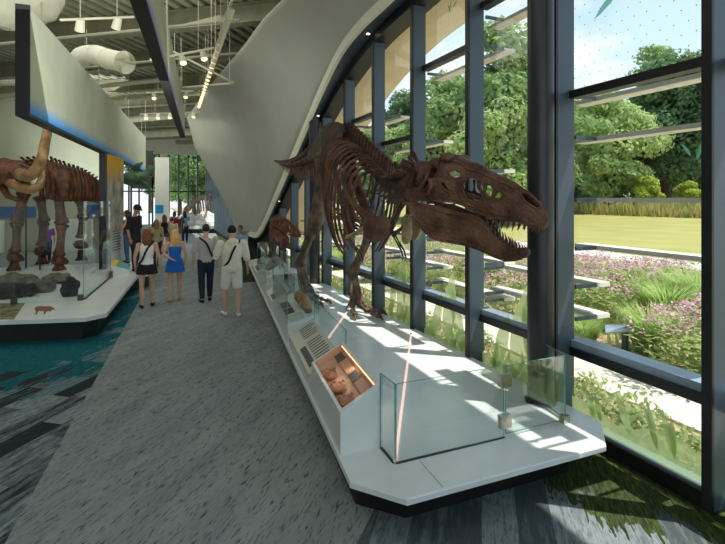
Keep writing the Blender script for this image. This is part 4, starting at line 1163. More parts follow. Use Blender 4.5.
m = MB(); m.plate(LOW, [], jl(1), .02, .06); m.plate(LOW, [], jl(-1), .02, .06); m.build('lower_jaw', M_['bone_r'], js_s, smooth=True, angle=50)
for side in (1, -1):
    for (x, z), L in list(zip(tl_, ln_))[:9]:
        p = jf(side)(x, z)[0]; MB().tube([p, p - upn * L * .8 * K * 1.2 - axn * .005, p - upn * L * K * 1.3 - axn * .012], [.011, .007, .001], 6).build('tooth', M_['tooth'], js_s, smooth=True)
sp = resample(bez([Cn + axn * .08, Cn - axn * .12 + V((.05, .18, .0)), V((3.0, 12.8, 1.72)), V((3.2, 13.4, 1.8)), V((3.3, 14.3, 1.75)), V((3.35, 15.4, 1.65))], 6), 22)
for i, (p, q) in enumerate(zip(sp, sp[1:])):
    vertebra(p.lerp(q, .5), q - p, .045 * (1 - .02 * i), (q - p).length * .95, .09, .03, .07, js, M_['bone_r'], seed=200 + i)
for i in range(6, 14):
    c = sp[i]
    for s in (-1, 1):
        pts = bez([c + V((s * .05, 0, .02)), c + V((s * .2, .05, -.05)), c + V((s * .24, .12, -.3)), c + V((s * .12, .2, -.5))], 4)
        MB().tube(pts, [(.01, .016)] * len(pts), 6, up=(0, 1, 0)).build('rib', M_['bone_r'], js, smooth=True)
for s in (-1, 1):
    h = V((3.28 + s * .12, 14.2, 1.72)); k = h + V((s * .03, -.3, -.55)); a_ = k + V((0, .35, -.45)); f = a_ + V((0, -.12, -.36))
    MB().bone(h, k, .04, 1.5, 1.5, 8).build('femur', M_['bone_r'], js, smooth=True); MB().bone(k, a_, .032, 1.5, 1.4, 8).build('tibia', M_['bone_r'], js, smooth=True)
    MB().bone(a_, f, .03, 1.3, 1.5, 8).build('metatarsal', M_['bone_r'], js, smooth=True)
    for t in (-1, 0, 1):
        MB().tube([f + V((0, 0, .02)), f + V((t * .06, -.12, 0)), V((f.x + t * .1, f.y - .24, DECK + .012))], [.025, .02, .006], 7, wob=.2).build('toe_bone', M_['bone_r'], js, smooth=True)
MB().cyl((3.22, 13.6, DECK), (3.22, 13.6, 1.78), .02, 8).build('support_post', M_['rod'], js)
# ================================================================= mastodon case on the left
LD = .40
HB = 3.65
LP = [(-6.5, 10.2), (-2.3, 9.5), (-1.07, 9.2), (-.77, 9.42), (-.42, 13.7), (-.05, 14.2), (-.05, 16.2), (-.5, 16.8), (-6.5, 16.8)]
lp = empty('display_plinth', (-3, 12.5, 0), 'white display plinth with a black recessed base, under the mastodon skeleton at the left', 'plinth')
MB().prism(LP, .33, LD, .006, .006).build('plinth_top', M_['white'], lp)
MB().prism([(-6.5, 10.4), (-2.3, 9.7), (-1.12, 9.42), (-.92, 9.58), (-.6, 13.8), (-.22, 14.3), (-.22, 16.0), (-.6, 16.6), (-6.5, 16.6)], 0, .33).build('plinth_base', M_['black'], lp)
# small mastodon silhouette and grass picture printed on the deck
def flat(mb, pts, z): mb.quad(*[(x, y, z) for x, y in pts])
brn = mat('printed_brown_ink', srgb(120, 70, 34), srgb(140, 86, 46), rough=.5)
def decal(outl, m, name, z=LD + .002):
    mb = MB(); pts = [G(x, y, z) for x, y in outl]; mb.quad(*[(p.x, p.y, z) for p in pts]); return mb.build(name, m, lp, fixn=False)
decal([(34.5, 309), (36, 306.5), (41, 306), (46, 306.3), (50, 306), (54.5, 308), (55, 310), (52.5, 309.5), (50.5, 311.5), (47, 311), (44.5, 314.5), (43.3, 314.5), (44, 311), (38.5, 311), (36.5, 314.8), (35.2, 314.6), (35.8, 311)], brn, 'printed_silhouette')
decal([(0, 303), (25, 303), (14, 319.5), (0, 319.5)], mat('printed_grass_picture', srgb(60, 64, 34), srgb(150, 146, 104), rough=.5, scale=9, contrast=(.4, .6)), 'printed_picture')
# glass screens
g = empty('glass_screen', (-1.6, 10.8, LD), 'tall glass screen around the front corner of the mastodon case', 'glass screen')
pane('glass_panel', ((-4.7, 10.95), (-2.42, 10.85)), LD + .01, 2.3, g)
pane('glass_panel', ((-2.40, 10.85), (-1.29, 10.8)), LD + .01, 2.3, g)
pane('glass_panel', ((-1.28, 10.82), (-1.03, 13.7)), LD + .01, 2.3, g)
for x, y in ((-2.41, 10.85), (-1.33, 10.8)):
    MB().box(x - .05, y - .03, LD + .0, x + .05, y + .03, LD + .11).build('clamp', M_['rod'], g)
MB().box(-1.06, 13.55, LD, -.98, 13.72, LD + .16).build('clamp', mat('bronze_clamp', srgb(110, 92, 66), rough=.4, metal=.6), g)
MB().beam((-1.27, 10.86, LD + .01), (-1.03, 13.6, LD + .01), .03, .02).build('gasket', M_['black'], g)

# slanted colour rail at the far end
q0 = [(-.62, 13.95), (-.18, 14.35), (-.18, 15.7), (-.62, 15.7)]
r = empty('colour_rail', (-.85, 14.4, LD), 'slanted reading rail printed in green, yellow and blue bands beside the tall portrait panel', 'reading rail')
MB().prism([(-1.06, 13.8), (-.62, 14.0), (-.62, 15.05), (-1.06, 15.05)], LD, [.70, .52, .52, .70]).build('rail_body', M_['white'], r)
def rail_band(v0, v1, m):
    P0 = [V((-1.06, 13.8, .704)), V((-.62, 14.0, .524))]; P1 = [V((-1.06, 15.05, .704)), V((-.62, 15.05, .524))]
    a, b, c, d = P0[0].lerp(P0[1], v0), P0[0].lerp(P0[1], v1), P1[0].lerp(P1[1], v1), P1[0].lerp(P1[1], v0)
    q = [a, b, c, d]; MB()._addr(q + [p + V((0, 0, .004)) for p in q]).build('colour_band', m, r)
rail_band(.03, .3, M_['yellow']); rail_band(.3, .72, M_['greenp']); rail_band(.72, .97, M_['blue'])

# header fascia
def hX(y): return -1.83 + .0816 * (y - 9.02)
h = empty('header_fascia', (-1.2, 17, HB), 'long pale header panel with a blue lower edge hanging over the mastodon case', 'header panel')
y0, y1, zt = 9.02, 25.8, 5.32
hm = header_mat('fascia_fabric_blue', srgb(0, 150, 240), 0.04, .30)  # blue edge light painted into the fabric colour
MB().prism([(hX(y0), y0), (hX(y0) + .03, y0), (hX(y1) + .03, y1), (hX(y1), y1)], HB + .03, zt).build('fabric_face', hm, h)
MB().prism([(hX(y0) - .16, y0 + .0), (hX(y0) - .01, y0 - .01), (hX(y0) + .035, y0 - .01), (hX(y0) + .035, y0 + .03), (hX(y0) - .16, y0 + .03)], HB - .02, zt + .04).build('end_frame', M_['black'], h)
MB().prism([(hX(y0) - .16, y0), (hX(y0) + .035, y0), (hX(y1) + .035, y1), (hX(y1) - .16, y1)], HB - .02, HB + .03).build('bottom_frame', M_['black'], h)
MB().prism([(hX(y0) - .16, y0), (hX(y0) - .13, y0), (hX(y1) - .13, y1), (hX(y1) - .16, y1)], HB + .03, zt).build('back_face', M_['matte_white'], h)
for y in (10, 15, 20, 25): MB().cyl((hX(y) - .07, y, zt - .1), (hX(y) - .07, y, 7.25), .012, 6).build('hanger_rod', M_['ceil_d'], h)
MB().cyl((hX(12.3) - .07, 12.3, 0), (hX(12.3) - .07, 12.3, 0.01), .01, 4) if 0 else None
post = P(103, 268, 13.6)
p_ = tag(MB().box(post.x - .09, post.y - .09, LD, post.x + .09, post.y + .09, HB - .02).build('black_post', M_['black']), 'slim black square post carrying the blue edged header panel', 'post')
# portrait panel with yellow top
def portrait_mat():
    M = Mat('printed_mastodon_portrait'); M.b.inputs['Roughness'].default_value = .5
    tc = M.add('ShaderNodeTexCoord'); sp = M.add('ShaderNodeSeparateXYZ'); M.link(tc.outputs['Object'], sp.inputs[0])
    n = M.add('ShaderNodeTexNoise'); n.inputs['Scale'].default_value = 2.2; n.inputs['Detail'].default_value = 5; M.link(tc.outputs['Object'], n.inputs[0])
    def r(v, a, b):
        x = M.add('ShaderNodeMapRange'); x.inputs[1].default_value = a; x.inputs[2].default_value = b; M.link(v, x.inputs[0]); return x.outputs[0]
    base = M.mix(r(n.outputs[0], .4, .65), srgb(206, 204, 194), srgb(130, 112, 104))
    c = M.mix(r(M.math('ADD', sp.outputs[2], M.math('MULTIPLY', n.outputs[0], .5)), 2.6, 3.2), base, srgb(238, 184, 20))
    M.link(M.mix(r(sp.outputs[2], 1.1, .9), c, srgb(214, 218, 216)), M.b.inputs['Base Color'])
    return M.m
pa, pb = P(107.5, 270, 13.9), P(123, 270, 15.4)
r = empty('portrait_panel', ((pa.x + pb.x) / 2, (pa.y + pb.y) / 2, LD), 'tall printed panel with a yellow top and a pale animal portrait beside the black post', 'graphic panel')
for nm, m, z0, z1, o_ in (('panel_face', portrait_mat(), LD, HB - .03, 0),):
    MB().beam(V((pa.x, pa.y, (z0 + z1) / 2)), V((pb.x, pb.y, (z0 + z1) / 2)), .04, z1 - z0).build(nm, m, r)
ya = pa.lerp(pb, .02); yb = pa.lerp(pb, .14); nrm = V((pb.y - pa.y, -(pb.x - pa.x), 0)).normalized() * .024
MB().beam(V((ya.x, ya.y, 1.3)) + nrm, V((yb.x, yb.y, 1.3)) + nrm, .005, .7).build('yellow_stripe', M_['yellow'], r)
for k in range(8):
    a_, b_ = pa.lerp(pb, .25), pa.lerp(pb, .82 - .05 * (k % 3)); z = 1.4 - .08 * k
    MB().beam(V((a_.x, a_.y, z)) + nrm, V((b_.x, b_.y, z)) + nrm, .004, .025).build('text_line', inkm, r)

# ---- the mastodon skeleton
ms = empty('mastodon_skeleton', (-2.6, 13.2, LD), 'red brown mastodon skeleton with two curving tusks standing inside the glass case at the left', 'mastodon skeleton')
def PP(x, y, d): return P(x, y, d)
mspine = resample(bez([P(24, 164, 12.6), P(44, 163, 12.9), P(58, 167, 13.2), P(78, 172, 13.7), P(94, 182, 14.2), P(101, 198, 14.5)], 8), 22)
for i, (p, q) in enumerate(zip(mspine, mspine[1:])):
    t = i / 20
    vertebra(p.lerp(q, .5), q - p, .075, (q - p).length * .95, (.16 if 3 < i < 9 else .12) * (1 - .5 * t), .07, .14, ms, M_['mam'], lean=.8, seed=300 + i)
sdv = V((.92, .2, 0)).normalized(); mw = V((-.25, -.96, 0))
for i in range(16):
    c = mspine[3 + i]; t = i / 15
    dr = .95 - .45 * t ** 2
    for s in (-1, 1):
        sd = V((-.35, .94, 0)) * s
        w = .42 - .08 * t
        pts = [c, c + sd * w * .6 + V((.02, 0, .02)), c + sd * w + V((.06, 0, -dr * .3)), c + sd * w * .95 + V((.1, 0, -dr * .65)), c + sd * w * .6 + V((.1, 0, -dr))]
        pts = resample(bez(pts, 5), 12)
        MB().tube(pts, [(.02 + .012 * math.sin(PI * j / 11), .085 * (1 - .45 * j / 11)) for j in range(12)], 7, up=(1, .3, 0), wob=.15, seed=i).build('rib', M_['mam'], ms, smooth=True)
# hip plate and shoulder blades
for s in (-1, 1):
    c = P(88, 190, 14.2) + V((-.35, .94, 0)) * s * .28
    MB().tube([c + V((-.22, 0, .24)), c + V((-.08, 0, .12)), c + V((.1, 0, -.06)), c + V((.16, 0, -.22))], [(.05, .2), (.05, .27), (.05, .2), (.04, .1)], 10, up=(0, 1, 0), wob=.25).build('hip_bone', M_['mam'], ms, smooth=True)
    c = P(60, 186, 13.0) + V((-.35, .94, 0)) * s * .36
    MB().tube([c + V((-.1, 0, .42)), c + V((-.04, 0, .2)), c + V((0, 0, -.05)), c + V((.02, 0, -.3))], [(.03, .24), (.03, .22), (.03, .14), (.05, .08)], 10, up=(1, 0, 0), wob=.2).build('shoulder_blade', M_['mam'], ms, smooth=True)
def mleg(tp, kp, ap, fp, w=.125):
    MB().bone(tp, kp, w, 1.5, 1.5, 10, seed=4).build('upper_leg_bone', M_['mam'], ms, smooth=True)
    MB().bone(kp, ap, w * .8, 1.7, 1.5, 10, seed=9).build('lower_leg_bone', M_['mam'], ms, smooth=True)
    MB().bone(kp + V((.06, .05, -.02)), ap + V((.06, .05, .02)), w * .35, 1.6, 1.6, 8).build('lower_leg_bone', M_['mam'], ms, smooth=True)
    MB().blob(ap.lerp(fp, .3), (w * 1.6, w * 1.6, w * 1.1), 10, 7, wob=.5, wf=3).build('ankle_bone', M_['mam'], ms, smooth=True)
    for k in range(4):
        an = -2.4 + .55 * k; e = fp + V((math.cos(an) * .17, math.sin(an) * .17, .035))
        MB().tube([ap.lerp(fp, .55) + V((math.cos(an) * .05, math.sin(an) * .05, 0)), e.lerp(fp, .35) + V((0, 0, .06)), e, e + V((math.cos(an) * .05, math.sin(an) * .05, -.02))], [w * .5, w * .42, w * .4, w * .15], 7, wob=.3).build('toe_bone', M_['mam'], ms, smooth=True)
def fl(x, y, z=LD): return G(x, y, z)
for (tx, ty, td, kx, ky, axx, ay, fx, fy) in ((58, 190, 13.0, 62, 224, 59, 256, 60, 270), (24, 192, 12.9, 17, 222, 15, 252, 15, 270), (80, 200, 14.0, 83, 216, 80, 238, 82, 260), (40, 196, 13.6, 44, 222, 41, 246, 43, 264)):
    f = fl(fx, fy, LD + .02); d = (f.x * SN + f.y * CS)
    mleg(P(tx, ty, d), P(kx, ky, d), P(axx, ay, d), f)
# head with tusks
hd = P(12, 172, 12.0)
m = MB().blob(hd + V((-.1, .1, .02)), (.48, .42, .30), 14, 10, wob=.35, wf=2).blob(hd + V((.22, -.2, -.1)), (.26, .22, .2), 12, 8, wob=.35)
m.blob(hd + V((-.35, .1, .1)), (.3, .3, .22), 12, 8, wob=.3).tube([hd + V((.15, -.1, -.05)), P(22, 180, 11.6)], [.17, .12], 10, wob=.2)
m.blob(P(26, 184, 11.6), (.12, .12, .11), 10, 8, wob=.3)
mh = remeshed(m, .03, 3).build('skull', M_['mam'], ms, smooth=True)
MB().tube([P(2, 186, 12), P(8, 196, 11.9), P(18, 200, 11.8)], [(.1, .08), (.09, .07), (.06, .05)], 8, wob=.3).build('lower_jaw', M_['mam'], mh, smooth=True)
t1 = resample(bez([P(20, 174, 11.5), P(28, 176, 11.1), P(36, 170, 10.9), P(42, 158, 10.8), P(45, 143, 10.9), P(48, 129, 11.0)], 6), 20)
MB().tube(t1, [(.14 - .05 * (i / 19) ** 1.3) for i in range(20)], 12).build('tusk', M_['tusk'], mh, smooth=True)
t2 = resample(bez([P(8, 182, 12.2), P(14, 184, 11.7), P(26, 189, 11.4), P(36, 188, 11.5), P(41, 182, 11.9), P(42, 172, 12.3)], 6), 20)
MB().tube(t2, [(.13 - .05 * (i / 19) ** 1.3) for i in range(20)], 12).build('tusk', M_['tusk'], mh, smooth=True)
for (x, y, d) in ((26, 268, 13.3), (40, 270, 13.2)):
    f = G(x, y, LD); MB().cyl((f.x, f.y, LD), (f.x, f.y, 2.75), .022, 8).build('support_post', M_['rod'], ms)
# rocks in the case
rk = random.Random(5)
for i, (x, y, sx, sy, sz, m, lab) in enumerate((
        (8, 298, .30, .22, .15, 'rockd', 'dark tar rock at the left end of the glass case front'),
        (24, 296, .24, .2, .14, 'rockd', 'dark tar rock, second from the left at the case front'),
        (38, 292, .34, .22, .14, 'rockg', 'grey rock lying before the mastodon feet'),
        (58, 283, .3, .22, .12, 'rockg', 'grey rock behind the round dark stone'),
        (12, 284, .5, .3, .13, 'rockg', 'long low grey rock at the left of the mastodon'),
        (70, 296, .165, .15, .2, 'rockd', 'upright rounded black stone near the glass corner'))):
    f = G(x, y, LD); tag(MB().blob(f + V((0, 0, sz * .82)), (sx, sy, sz), 18, 12, wob=.45, wf=2.4, seed=i).build('rock', M_[m], smooth=True), lab, 'rock', 'rocks in the mastodon case')
    o = bpy.context.scene.objects[-1] if 0 else None

# ================================================================= second hanging fascia
zb2, zt2 = 4.5, 5.46
a2 = P(138, 0, (zb2 - CH) * F / 199); b2 = P(182.5, 137, (zb2 - CH) * F / 62)
dd = V((b2.x - a2.x, b2.y - a2.y, 0)).normalized(); nn = V((dd.y, -dd.x, 0))
a2 = a2 - dd * 3.0
h = empty('header_fascia', ((a2.x + b2.x) / 2, (a2.y + b2.y) / 2, zb2), 'long slim hanging fascia with a violet lower edge above the aisle', 'header panel')
hm2 = header_mat('fascia_fabric_violet', srgb(150, 118, 226), 0.03, .24)
def offp(p, k): return (p.x + nn.x * k, p.y + nn.y * k)
MB().prism([offp(a2, .05), offp(a2, .08), offp(b2, .08), offp(b2, .05)][::-1], zb2 + .02, zt2).build('fabric_face', hm2, h)
MB().prism([offp(a2, -.08), offp(a2, .085), offp(b2, .085), offp(b2, -.08)][::-1], zb2 - .02, zb2 + .02).build('bottom_frame', M_['walld'], h)
MB().prism([offp(a2, -.08), offp(a2, -.05), offp(b2, -.05), offp(b2, -.08)][::-1], zb2 + .02, zt2).build('back_face', M_['matte_white'], h)
MB().prism([offp(b2, -.08), offp(b2, .085), offp(b2 + dd * .03, .085), offp(b2 + dd * .03, -.08)][::-1], zb2 - .02, zt2).build('end_frame', M_['walld'], h)
for t in (.2, .5, .8):
    p = a2.lerp(b2, t); MB().cyl((p.x, p.y, zt2 - .1), (p.x, p.y, 7.25), .012, 6).build('hanger_rod', M_['ceil_d'], h)

# ================================================================= ceiling: ribbed deck, beams, ducts, pipes, tracks
DA = V((-.8, .6, 0)); DB = V((.6, .8, 0))
mb = MB(); n = 0
for i in range(-40, 110):     # ribs of the steel deck
    c = V((-4, 14, 0)) + DA * (i - 35) * .34
    mb.beam(c - DB * 34 + V((0, 0, 7.2)), c + DB * 34 + V((0, 0, 7.2)), .17, .07)
# clip ribs to the hall
bm = bmesh.new(); me = mb.mesh('t', M_['ceil']); bm.from_mesh(me)
for co, no in (((-8.4, 0, 0), (-1, 0, 0)), ((3.9, 0, 0), (1, 0, 0)), ((0, -5, 0), (0, -1, 0)), ((0, 42, 0), (0, 1, 0))):
    bmesh.ops.bisect_plane(bm, geom=bm.verts[:] + bm.edges[:] + bm.faces[:], plane_co=co, plane_no=no, clear_outer=True)
bm.to_mesh(me); bm.free(); o = bpy.data.objects.new('ceiling', me); COL.objects.link(o); struct(o)
def clipline(c, d, x0=-8.3, x1=3.9, y0=-4, y1=41.5):
    ts = []
    for k, (lo, hi) in enumerate(((x0, x1), (y0, y1))):
        a, b = (lo - c[k]) / d[k], (hi - c[k]) / d[k]; ts.append((min(a, b), max(a, b)))
    t0, t1 = max(t[0] for t in ts), min(t[1] for t in ts); return (c + d * t0, c + d * t1) if t1 > t0 + .5 else None
def right_limit(y):   # shell's upper edge as X at a given Y
    pts = [(b[1], b[0]) for b in B if b[2] > 6]
    for (a, xa), (b, xb) in zip(pts, pts[1:]):
        if min(a, b) <= y <= max(a, b): return xa + (xb - xa) * (y - a) / (b - a + 1e-9)
    return 3.0 if y < 15 else 3.8
for i in range(13):
    c = V((0, 3.0 + i * 3.6, 0)); e = clipline(c, DA, x1=3.2)
    if not e: continue
    a, b = e
    m = MB().beam(a + V((0, 0, 6.68)), b + V((0, 0, 6.68)), .30, .03).beam(a + V((0, 0, 6.9)), b + V((0, 0, 6.9)), .05, .44).beam(a + V((0, 0, 7.13)), b + V((0, 0, 7.13)), .30, .03)
    struct(m.build('ceiling_beam', M_['ceil_d'])); COL.objects[-1].name = 'trim_%d' % (40 + i)
WD = ['nearest', 'second', 'third', 'fourth', 'fifth', 'sixth', 'seventh', 'eighth', 'ninth', 'tenth', 'eleventh', 'twelfth', 'thirteenth', 'fourteenth']
def pipe(x0, y0, d0, x1, y1, d1, r, name, lab, m='duct', grp=None):
    a, b = P(x0, y0, d0), P(x1, y1, d1)
    k = MB().cyl(a, b, r, 14); n = 10
    for i in range(1, n): q = a.lerp(b, i / n); k.tube([q - (b - a).normalized() * .02, q + (b - a).normalized() * .02], r * 1.12, 14)
    return tag(k.build(name, M_[m], smooth=True, angle=40), lab, 'pipe', grp)
pipe(0, 96, 16, 182, 78, 16, .07, 'ceiling_pipe', 'pale pipe crossing below the big duct elbow', grp='pipes under the ceiling')
pipe(90, 100, 20, 200, 93, 20, .10, 'ceiling_pipe', 'pale pipe crossing behind the violet edged fascia', grp='pipes under the ceiling')
pipe(100, 122, 25, 205, 113, 24, .16, 'ceiling_duct', 'round duct low under the far ceiling', grp='pipes under the ceiling')
pipe(110, 136, 32, 200, 131, 30, .22, 'ceiling_duct', 'round duct farthest back under the ceiling', grp='pipes under the ceiling')
pipe(60, 70, 13, 250, 52, 13, .035, 'ceiling_pipe', 'thin conduit above the big duct elbow', 'ceil_d', grp='pipes under the ceiling')
pipe(0, 44, 10, 240, 20, 10.5, .03, 'ceiling_pipe', 'thin dark conduit running toward the shell, nearest the camera', 'ceil_d', grp='pipes under the ceiling')
# big duct with elbow and open round end
r = empty('air_duct', tuple(P(95, 60, 11.6)), 'large white round air duct with an elbow and an open round mouth', 'duct')
q = bez([P(66, 100, 13.0), P(72, 72, 12.4), P(82, 57, 12.0), P(96, 55, 11.7), P(108, 59, 11.3), P(122, 62, 11.0)], 6)
MB().tube(q, .225, 20, cap=False).build('duct_body', M_['duct'], r, smooth=True)
d_ = (q[-1] - q[-2]).normalized()
MB().tube([q[-1], q[-1] + d_ * .1, q[-1] + d_ * .12, q[-1] + d_ * .12], [.23, .255, .255, .22], 24).build('duct_collar', M_['duct'], r, smooth=True, angle=40)
for i in (6, 12, 18, 24): MB().tube([q[i] - (q[i+1] - q[i]).normalized() * .02, q[i] + (q[i+1] - q[i]).normalized() * .02], .236, 20).build('seam_ring', M_['duct'], r, smooth=True)
MB().cyl(q[14], V((q[14].x, q[14].y, 7.2)), .012, 6).build('hanger_rod', M_['ceil_d'], r)
# draped white fabric shape at the top left
r = empty('hanging_fabric_form', tuple(P(20, 10, 9)), 'large pale rounded hanging form with cable net at the top left', 'hanging form')
c = P(2, -12, 8.6)
MB().blob(c, (.95, .7, .68), 24, 16, wob=.1).build('fabric_body', M_['ceil'], r, smooth=True)
for k in range(5):
    an = .3 + k * .5
    pts = [c + V((.96 * math.cos(t) * math.cos(an) * 1.0, .71 * math.cos(t) * math.sin(an), .69 * math.sin(t))) for t in [-1.5 + .3 * j for j in range(11)]]
    MB().tube(pts, .008, 5).build('cable', M_['ceil_d'], r)
MB().cyl(c + V((0, 0, .6)), (c.x, c.y, 7.2), .02, 8).build('hanger_rod', M_['ceil_d'], r)
# triangular tube frame
r = empty('triangle_frame', tuple(P(200, 70, 13)), 'white triangular tube frame hanging in front of the shell', 'hanging frame')
A1, A2_, A3 = P(168, 49, 13.0), P(234, 83, 13.0), P(181, 88, 13.6)
for a, b in ((A1, A2_), (A2_, A3), (A3, A1)): MB().cyl(a, b, .03, 8).build('tube', M_['duct'], r, smooth=True)
for a in (A1.lerp(A2_, .1), A2_.lerp(A3, .08), A3): MB().cyl(a, (a.x, a.y, 7.2), .008, 6).build('hanger_wire', M_['duct'], r)
# track lighting
lampm = emat('warm_track_lamp', srgb(255, 214, 160), 2.2)
def track(a, b, n, name, lab, aim, sz=.05, light=0, wires=2):
    r = empty('light_track', tuple(a.lerp(b, .5)), lab, 'track light', 'ceiling light tracks')
    MB().beam(a, b, .035, .035).build('track_bar', M_['duct'], r)
    for i in range(wires):
        p = a.lerp(b, (i + .5) / wires); MB().cyl(p, (p.x, p.y, 7.2), .006, 6).build('hanger_wire', M_['duct'], r)
    for i in range(n):
        p = a.lerp(b, (i + .5) / n); dr = (V(aim) - p).normalized()
        st = p - V((0, 0, .1))
        hb = MB().cyl(p, st, .008, 6).tube([st - dr * sz * 1.2, st - dr * sz * 1.1, st + dr * sz * 1.3], [sz * .5, sz * .8, sz], 12).build('lamp_head', M_['duct'], r, smooth=True, angle=40)
        MB().tube([st + dr * sz * 1.31, st + dr * (sz * 1.31 + .004)], sz * .8, 12).build('lamp_lens', lampm, hb)
        if light and i % light == 0:
            L = bpy.data.lights.new('track_spot', 'SPOT'); L.energy = 22; L.spot_size = math.radians(75); L.spot_blend = .8; L.color = (1, .9, .76); L.shadow_soft_size = .08
            lo = bpy.data.objects.new('track_spot', L); COL.objects.link(lo); lo.location = st + dr * (sz * 1.5 + .01); lo.rotation_euler = dr.to_track_quat('-Z', 'Y').to_euler()
track(P(232, 0, 6.8), P(199, 104, 18), 22, 't', 'long track of many small warm spotlights running beside the shell', (-.8, 12, 0), .06, 5, 9)
track(P(146, 93, 14), P(194, 91, 14), 3, 't', 'short light track in front of the shell below the triangular frame', (0, 12, 0), .07, 0)
track(P(140, 114, 18), P(200, 112, 18), 5, 't', 'light track of small lamps under the far ducts', (0, 16, 0), .08, 0)
track(P(60, 20, 8), P(134, 17, 9), 2, 't', 'light track with two large can lamps near the ceiling at top left', (-2, 12, 0), .08, 0)
track(P(150, 60, 9), P(214, 48, 9.2), 3, 't', 'light track crossing behind the violet edged fascia', (1.5, 7, 0), .07, 0)

# ================================================================= things far back on the left
# dark doorway block, pillar with blue square
r = empty('white_pillar', tuple(G(162, 247, 0)), 'white pillar with a bright blue square sign far down the aisle', 'pillar')
p = P(162, 222, 25.5)
MB().box(p.x - .34, p.y - .25, 0, p.x + .34, p.y + .25, 4.5).build('pillar_body', M_['wallw'], r)
bs = P(159.5, 209, 25.2)
MB().box(bs.x - .19, p.y - .275, bs.z - .21, bs.x + .19, p.y - .25, bs.z + .21).build('blue_sign', M_['blue'], r)
p = P(146, 210, 25.8)
struct(MB().box(p.x - .75, p.y - .1, 0, p.x - .66, p.y + .1, 4.2).box(p.x + .28, p.y - .1, 0, p.x + .36, p.y + .1, 4.2).box(p.x - .75, p.y - .1, 2.9, p.x + .36, p.y + .1, 3.5).box(p.x - .66, p.y - .05, 4.0, p.x + .36, p.y + .1, 4.9).build('door_1', M_['walld']))
# blue band and white low band on the back wall
for (x0, x1, y0, y1, d, m, nm, lab) in ((0, 36, 205, 214, 27.6, 'dkblue', 'blue_sign_board', 'deep blue sign board on the back wall at the left edge'), (82, 102, 204, 214, 27.6, 'dkblue', 'blue_sign_board', 'deep blue sign board seen between mastodon legs and black post')):
    a, b = P(x0, y1, d), P(x1, y0, d); y = 26.25
    tag(MB().box(a.x * y / a.y, y - .02, a.z, b.x * y / b.y, y + .04, b.z).build(nm, M_[m]), lab, 'sign')
for (x0, x1, y0, y1, lab, m) in ((0, 34, 216, 226, 'white counter front against the back wall at the left edge', 'wallw'), (70, 102, 216, 232, 'white counter front seen behind the mastodon hind legs', 'wallw')):
    y = 25.6; k = y / (CS)  # distance for a wall facing the camera side
    a, b = P(x0, y1, 27), P(x1, y0, 27)
    tag(MB().box(a.x, 25.4, 0, b.x, 26.2, b.z).build('counter', M_[m]), lab, 'counter')
# green fish model hanging
r = empty('hanging_fish', tuple(P(137, 176, 19)), 'green mottled prehistoric fish model hanging beyond the blue edged header', 'fish model')
c = P(137, 178, 19)
fb_ = MB().tube([c + V((-.52, 0, .02)), c + V((-.42, 0, 0)), c + V((-.2, 0, -.02)), c + V((.1, 0, 0)), c + V((.32, 0, .12)), c + V((.45, 0, .32)), c + V((.5, 0, .5))], [(.1, .1), (.22, .24), (.28, .30), (.24, .26), (.14, .16), (.06, .12), (.02, .2)], 14, up=(0, .2, 1), wob=.15)
fo = fb_.build('fish_body', M_['greenhang'], r, smooth=True)
MB().tube([c + V((.05, -.2, -.1)), c + V((.3, -.35, -.28)), c + V((.5, -.4, -.42))], [(.03, .12), (.02, .1), (.01, .03)], 8).build('side_fin', M_['greenhang'], r, smooth=True)
MB().tube([c + V((-.1, 0, .25)), c + V((.05, 0, .5)), c + V((.2, 0, .62))], [(.03, .16), (.02, .1), (.01, .03)], 8).build('back_fin', M_['greenhang'], r, smooth=True)
MB().blob(c + V((-.36, -.2, .06)), .04, 10, 6).build('eye', M_['black'], r, smooth=True)
for dx in (-.3, .3): MB().cyl(c + V((dx, 0, .2)), (c.x + dx, c.y, 7.2), .006, 5).build('hanger_wire', M_['duct'], r)
# far island with pale rocks and a four legged skeleton
ic = G(209, 231, 0) * .97; ic.z = 0
r = empty('rock_island', tuple(ic), 'pale rock island on a black base far down the hall', 'display island')
MB().prism([(ic.x - 2.2, ic.y - .8), (ic.x + 1.7, ic.y - 1.6), (3.5, ic.y + .3), (3.5, ic.y + 2.2), (ic.x - 2.0, ic.y + 2.2)], 0, .3).build('island_base', M_['black'], r)
MB().prism([(ic.x - 2.3, ic.y - .9), (ic.x + 1.7, ic.y - 1.7), (3.6, ic.y + .2), (3.6, ic.y + 2.3), (ic.x - 2.1, ic.y + 2.3)], .3, .5).build('island_deck', M_['white'], r)
for i, (dx, dy, s) in enumerate(((-1.4, .2, .75), (-.2, -.3, .85), (.9, .1, .8), (1.6, .9, .7))):
    MB().blob((ic.x + dx, ic.y + dy, .5 + s * .3), (s, s * .7, s * .75), 12, 8, wob=.5, wf=2, seed=i + 5).build('pale_rock', M_['rockw'], r)
sk2 = empty('bison_skeleton', (ic.x + .3, ic.y + .5, .5), 'grey brown four legged animal skeleton standing on the far rock island', 'animal skeleton')
c = P(210, 203, 35.2)
mb = MB().tube([c + V((-1.5, 0, -.5)), c + V((-1.2, 0, .0)), c + V((-.7, 0, .35)), c + V((0, 0, .4)), c + V((.8, 0, .25)), c + V((1.3, 0, -.2))], [(.1, .16), (.12, .18), (.12, .22), (.12, .2), (.12, .16), (.06, .08)], 8, wob=.4)
mb.build('backbone', M_['greybone'], sk2, smooth=True)
MB().tube([c + V((-1.3, 0, -.1)), c + V((-1.6, 0, -.45)), c + V((-1.8, 0, -.8))], [(.14, .18), (.16, .2), (.07, .09)], 8, wob=.3).build('skull', M_['greybone'], sk2, smooth=True)
